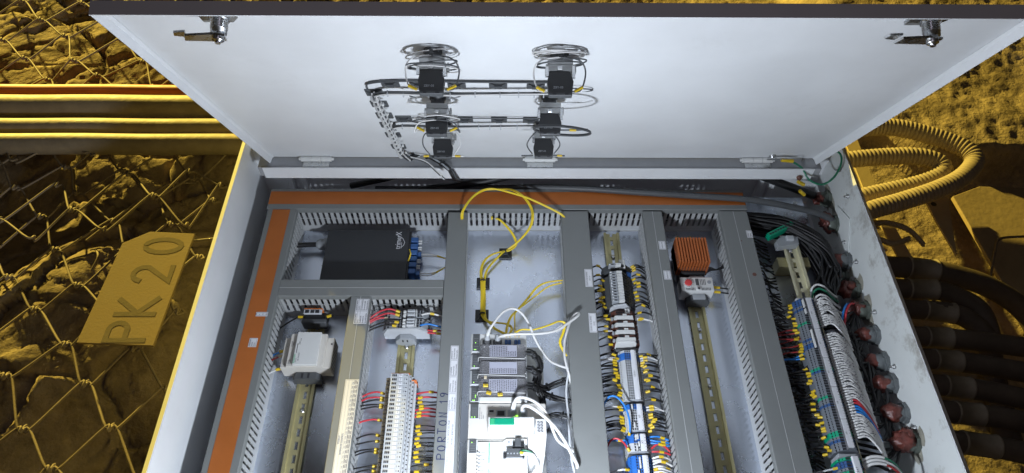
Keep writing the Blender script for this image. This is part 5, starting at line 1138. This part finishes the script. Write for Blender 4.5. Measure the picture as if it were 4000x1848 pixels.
# black cables in the right bay
t = thing('black_cable_mass', 'thick mass of black cores curving from the trunkings to the glands', 'wire bundle', (.65, .9, .03))
r = random.Random(33)
for k in range(48):
    q = k/47; yy = .955-.05*q; xr = .705-.035*r.random(); zz = .008+.050*r.random()
    P = [(.50+r.uniform(-.01, .01), .985-.02*q, zz), (.56, .975-.03*q+r.uniform(-.004, .004), zz+.008), (.62, .962-.04*q, zz+.012), (xr-.02, .925-.05*q, zz+.010), (xr, .88-.05*q, zz), (xr-.002+.006*math.sin(k), .83, zz), (xr-.02+r.uniform(-.01, .01), .79, zz+.006), (.675, .76+r.uniform(-.02, .02), zz)]
    MB().tube(spline(P, 6), r.choice((.0022, .0026, .003)), 6).build('core', 'black_wire', t)
for k in range(14):
    P = [(.675+r.uniform(-.01, .01), .80-.012*k+r.uniform(-.01, .01), .02+.02*r.random()), (.668+.004*k, .74-.014*k, .035+.02*r.random()), (.672+.002*k, .69-.016*k, .045+.015*r.random()), (.695, .655-.015*k+r.uniform(-.01, .01), .048), (.712, glY[k % 6], .048)]
    MB().tube(spline(P, 6), .0028, 6).build('core', 'black_wire', t)
for k in range(26):      # cores from under the strip towards the glands and plate
    y = .745-.0125*k; MB().tube(spline([(.640, y, .010+.01*r.random()), (.662+r.uniform(-.006, .01), y-.014, .030+.02*r.random()), (.684, y-.024+r.uniform(-.008, .008), .044+.01*r.random()), (.712, min(glY, key=lambda q: abs(q-y)), .048)], 6), .0030, 6).build('core', 'black_wire', t)
for k in range(70):
    y = .93-.008*k; MB().tube(spline([(.528, y, .045), (.545, y-.005+r.uniform(-.006, .006), .040+.01*r.random()), (.560, y+r.uniform(-.01, .01), .025), (.578, y-.004, .02)], 4), .0018, 5).build('core', 'black_wire', t) if y < .93 else None
t = thing('field_core_pair', 'blue core and red core bending together beside the stained gland', 'wire', (.68, .7, .07))
for c, d in (('blue_wire', 0), ('red_wire', .006)):
    MB().tube(spline([(.700+d, .742, .060), (.684+d, .733, .074), (.671+d, .716, .078), (.664+d, .698, .074), (.664+d, .686, .060)], 8), .0021, 8).build('core_wire', c, t)
# two long black cables along the top, crossing the orange trunking
def cab2(label, pts, r_, m='black_wire'): t = thing('black_cable', label, 'cable', pts[0]); MB().tube(spline(pts, 10), r_, 9).build('cable', m, t); return t
cab2('black cable running under the hinge channel to the rusty gland nearest the hinge', [(.730, 1.029, .045), (.70, 1.036, .050), (.62, 1.052, .075), (.52, 1.072, .100), (.40, 1.082, .108), (.2, 1.084, .108), (.0, 1.08, .100), (-.06, 1.075, .088)], .0095)
t = cab2('worn dark cable lying slantwise across the orange striped trunking', [(.730, .958, .050), (.69, .966, .070), (.62, .975, .085), (.53, .990, .0905), (.42, 1.000, .0900), (.30, 1.010, .0895), (.18, 1.022, .0875), (.08, 1.034, .078), (.0, 1.046, .062), (-.12, 1.056, .048), (-.30, 1.060, .04)], .0072, 'dk_grey')
cab2('black cable sagging behind the trunking to the left of the tie post', [(-.12, 1.050, .120), (-.16, 1.062, .100), (-.22, 1.070, .085), (-.28, 1.074, .060), (-.36, 1.074, .035)], .0075)
cab2('thick black cable rising diagonally under the middle hinge', [(.20, 1.085, .112), (.10, 1.078, .100), (.02, 1.068, .085), (-.08, 1.060, .060), (-.2, 1.055, .04)], .0105)
t = thing('tie_post', 'black cable tie post under the hinge channel, holding the cables', 'tie base', (-.175, 1.07, .08))
MB().cbox(-.186, -.164, 1.0885, 1.0990, .050, .112, .001).build('base', 'black', t); MB().lathe((-.186, 1.072, .085), (1, 0, 0), [(0, .0130), (0, .0155), (.022, .0155), (.022, .0130)], 14).build('strap', 'black', t)
MB().cbox(-.189, -.161, 1.056, 1.0885, .100, .104, .001).build('clip', 'black', t)
# earth wire on the door
t = thing('earth_wire', 'green earth wire looping from a lug on the door to the cabinet corner', 'earth wire', tuple(Q(.612, .03)))
DB().lathe((.572, .022, .0012), (0, 0, 1), [(0, .0075), (.002, .0075), (.0022, .005), (.009, .005)], 12).build('stud', 'steel', t)
d = DB(); d.box(.560, .592, .018, .027, .0095, .0110); d.build('lug', 'steel', t)
sleeve(Q(.590, .024, .012), Q(.616, .022, .014), .0042, 'yellow', t)
MB().tube(spline([Q(.612, .022, .014), (.640, 1.030, .150), (.656, 1.010, .135), (.682, 1.000, .130), (.705, 1.008, .140), (.722, 1.030, .155), (.726, 1.052, .165), (.716, 1.066, .165), (.700, 1.066, .150), (.680, 1.055, .12), (.660, 1.04, .10)], 8), .0022, 8).build('wire', 'green_wire', t)
MB().tube([Q(.585, .030, .012), Q(.632, .030, .010), Q(.640, .006, .008)], .0009, 6).build('thin_wire', 'dull_steel', t)
t = thing('earth_lug', 'yellow sleeved earth lug with copper strands under the end of the hinge channel', 'cable lug', (.645, 1.02, .12))
MB().lathe((.640, 1.0228, .128), (0, -1, 0), [(0, .006), (.004, .006), (.0042, .003), (.008, .003)], 8).build('bolt', 'brown', t); sleeve((.640, 1.018, .118), (.656, 1.018, .108), .0042, 'yellow', t)
sleeve((.655, 1.020, .085), (.668, 1.016, .075), .0042, 'yellow', t)

# ---------------------------------------------------------------- dark conduits leaving the right wall
CG = 'conduits leaving the right side of the cabinet'
CD = [([(.7405, .872, .01), (.80, .870, .008), (.898, .866, .005), (.965, .856, .0), (1.06, .835, -.02), (1.15, .79, -.06), (1.20, .72, -.12)], .0235, 'topmost dark conduit leaving the cabinet beside the bent wire'),
      ([(.7405, .808, .03), (.836, .804, .02), (.914, .802, .018), (.964, .787, .01), (1.002, .762, .0), (1.015, .715, -.02), (1.02, .65, -.06), (1.02, .5, -.1)], .0210, 'second conduit from the top, bending sharply downwards'),
      ([(.7405, .758, .03), (.837, .754, .02), (.916, .749, .018), (.965, .732, .01), (.998, .700, -.01), (1.01, .64, -.05), (1.005, .5, -.1)], .0200, 'third conduit from the top, curving down inside the second'),
      ([(.7405, .688, .03), (.90, .685, .02), (1.05, .671, .01), (1.3, .64, .0)], .0205, 'straight conduit just below the curving pair'),
      ([(.7405, .640, .03), (.90, .633, .02), (1.05, .611, .01), (1.3, .57, .0)], .0205, 'fifth conduit down with a two banded pale coupling'),
      ([(.7405, .586, .03), (.90, .576, .02), (1.05, .548, .01), (1.3, .50, .0)], .0205, 'third conduit up from the bottom right corner'),
      ([(.7405, .533, .03), (.90, .522, .02), (1.05, .498, .01), (1.3, .45, .0)], .0205, 'second conduit up, with the lightest yellowish coupling'),
      ([(.7405, .475, .03), (.89, .463, .02), (1.05, .430, .01), (1.3, .38, .0)], .0205, 'lowest conduit in the bottom right corner')]
CP = [(.882, .945), (.853, .915), (.868, .935), (.850, .898), (.850, .898), (.848, .900), (.850, .903), (.848, .900)]
for k, (pts, rr, lab) in enumerate(CD):
    t = thing('conduit', lab, 'conduit', pts[0], CG)
    P = spline(pts, 10); MB().tube(P, rr, 20).build('tube', 'conduit', t)
    a = min(P, key=lambda q: abs(q.x-CP[k][0])); b = min(P, key=lambda q: abs(q.x-CP[k][1])); d = b-a
    MB().lathe(a, d, [(0, rr*1.02), (.001, rr*1.10), (.004, rr*1.10), (.0045, rr*1.05), (d.length-.0045, rr*1.05), (d.length-.004, rr*1.12), (d.length-.001, rr*1.12), (d.length, rr*1.0)], 20).build('coupling', 'collar', t)
    MB().lathe(Vector((XR+.0030, pts[0][1], pts[0][2])), (1, 0, 0), [(0, rr*1.15), (.012, rr*1.15), (.013, rr*1.0), (.03, rr*1.0)], 8, smooth=False).build('outer_nut', 'collar', t)
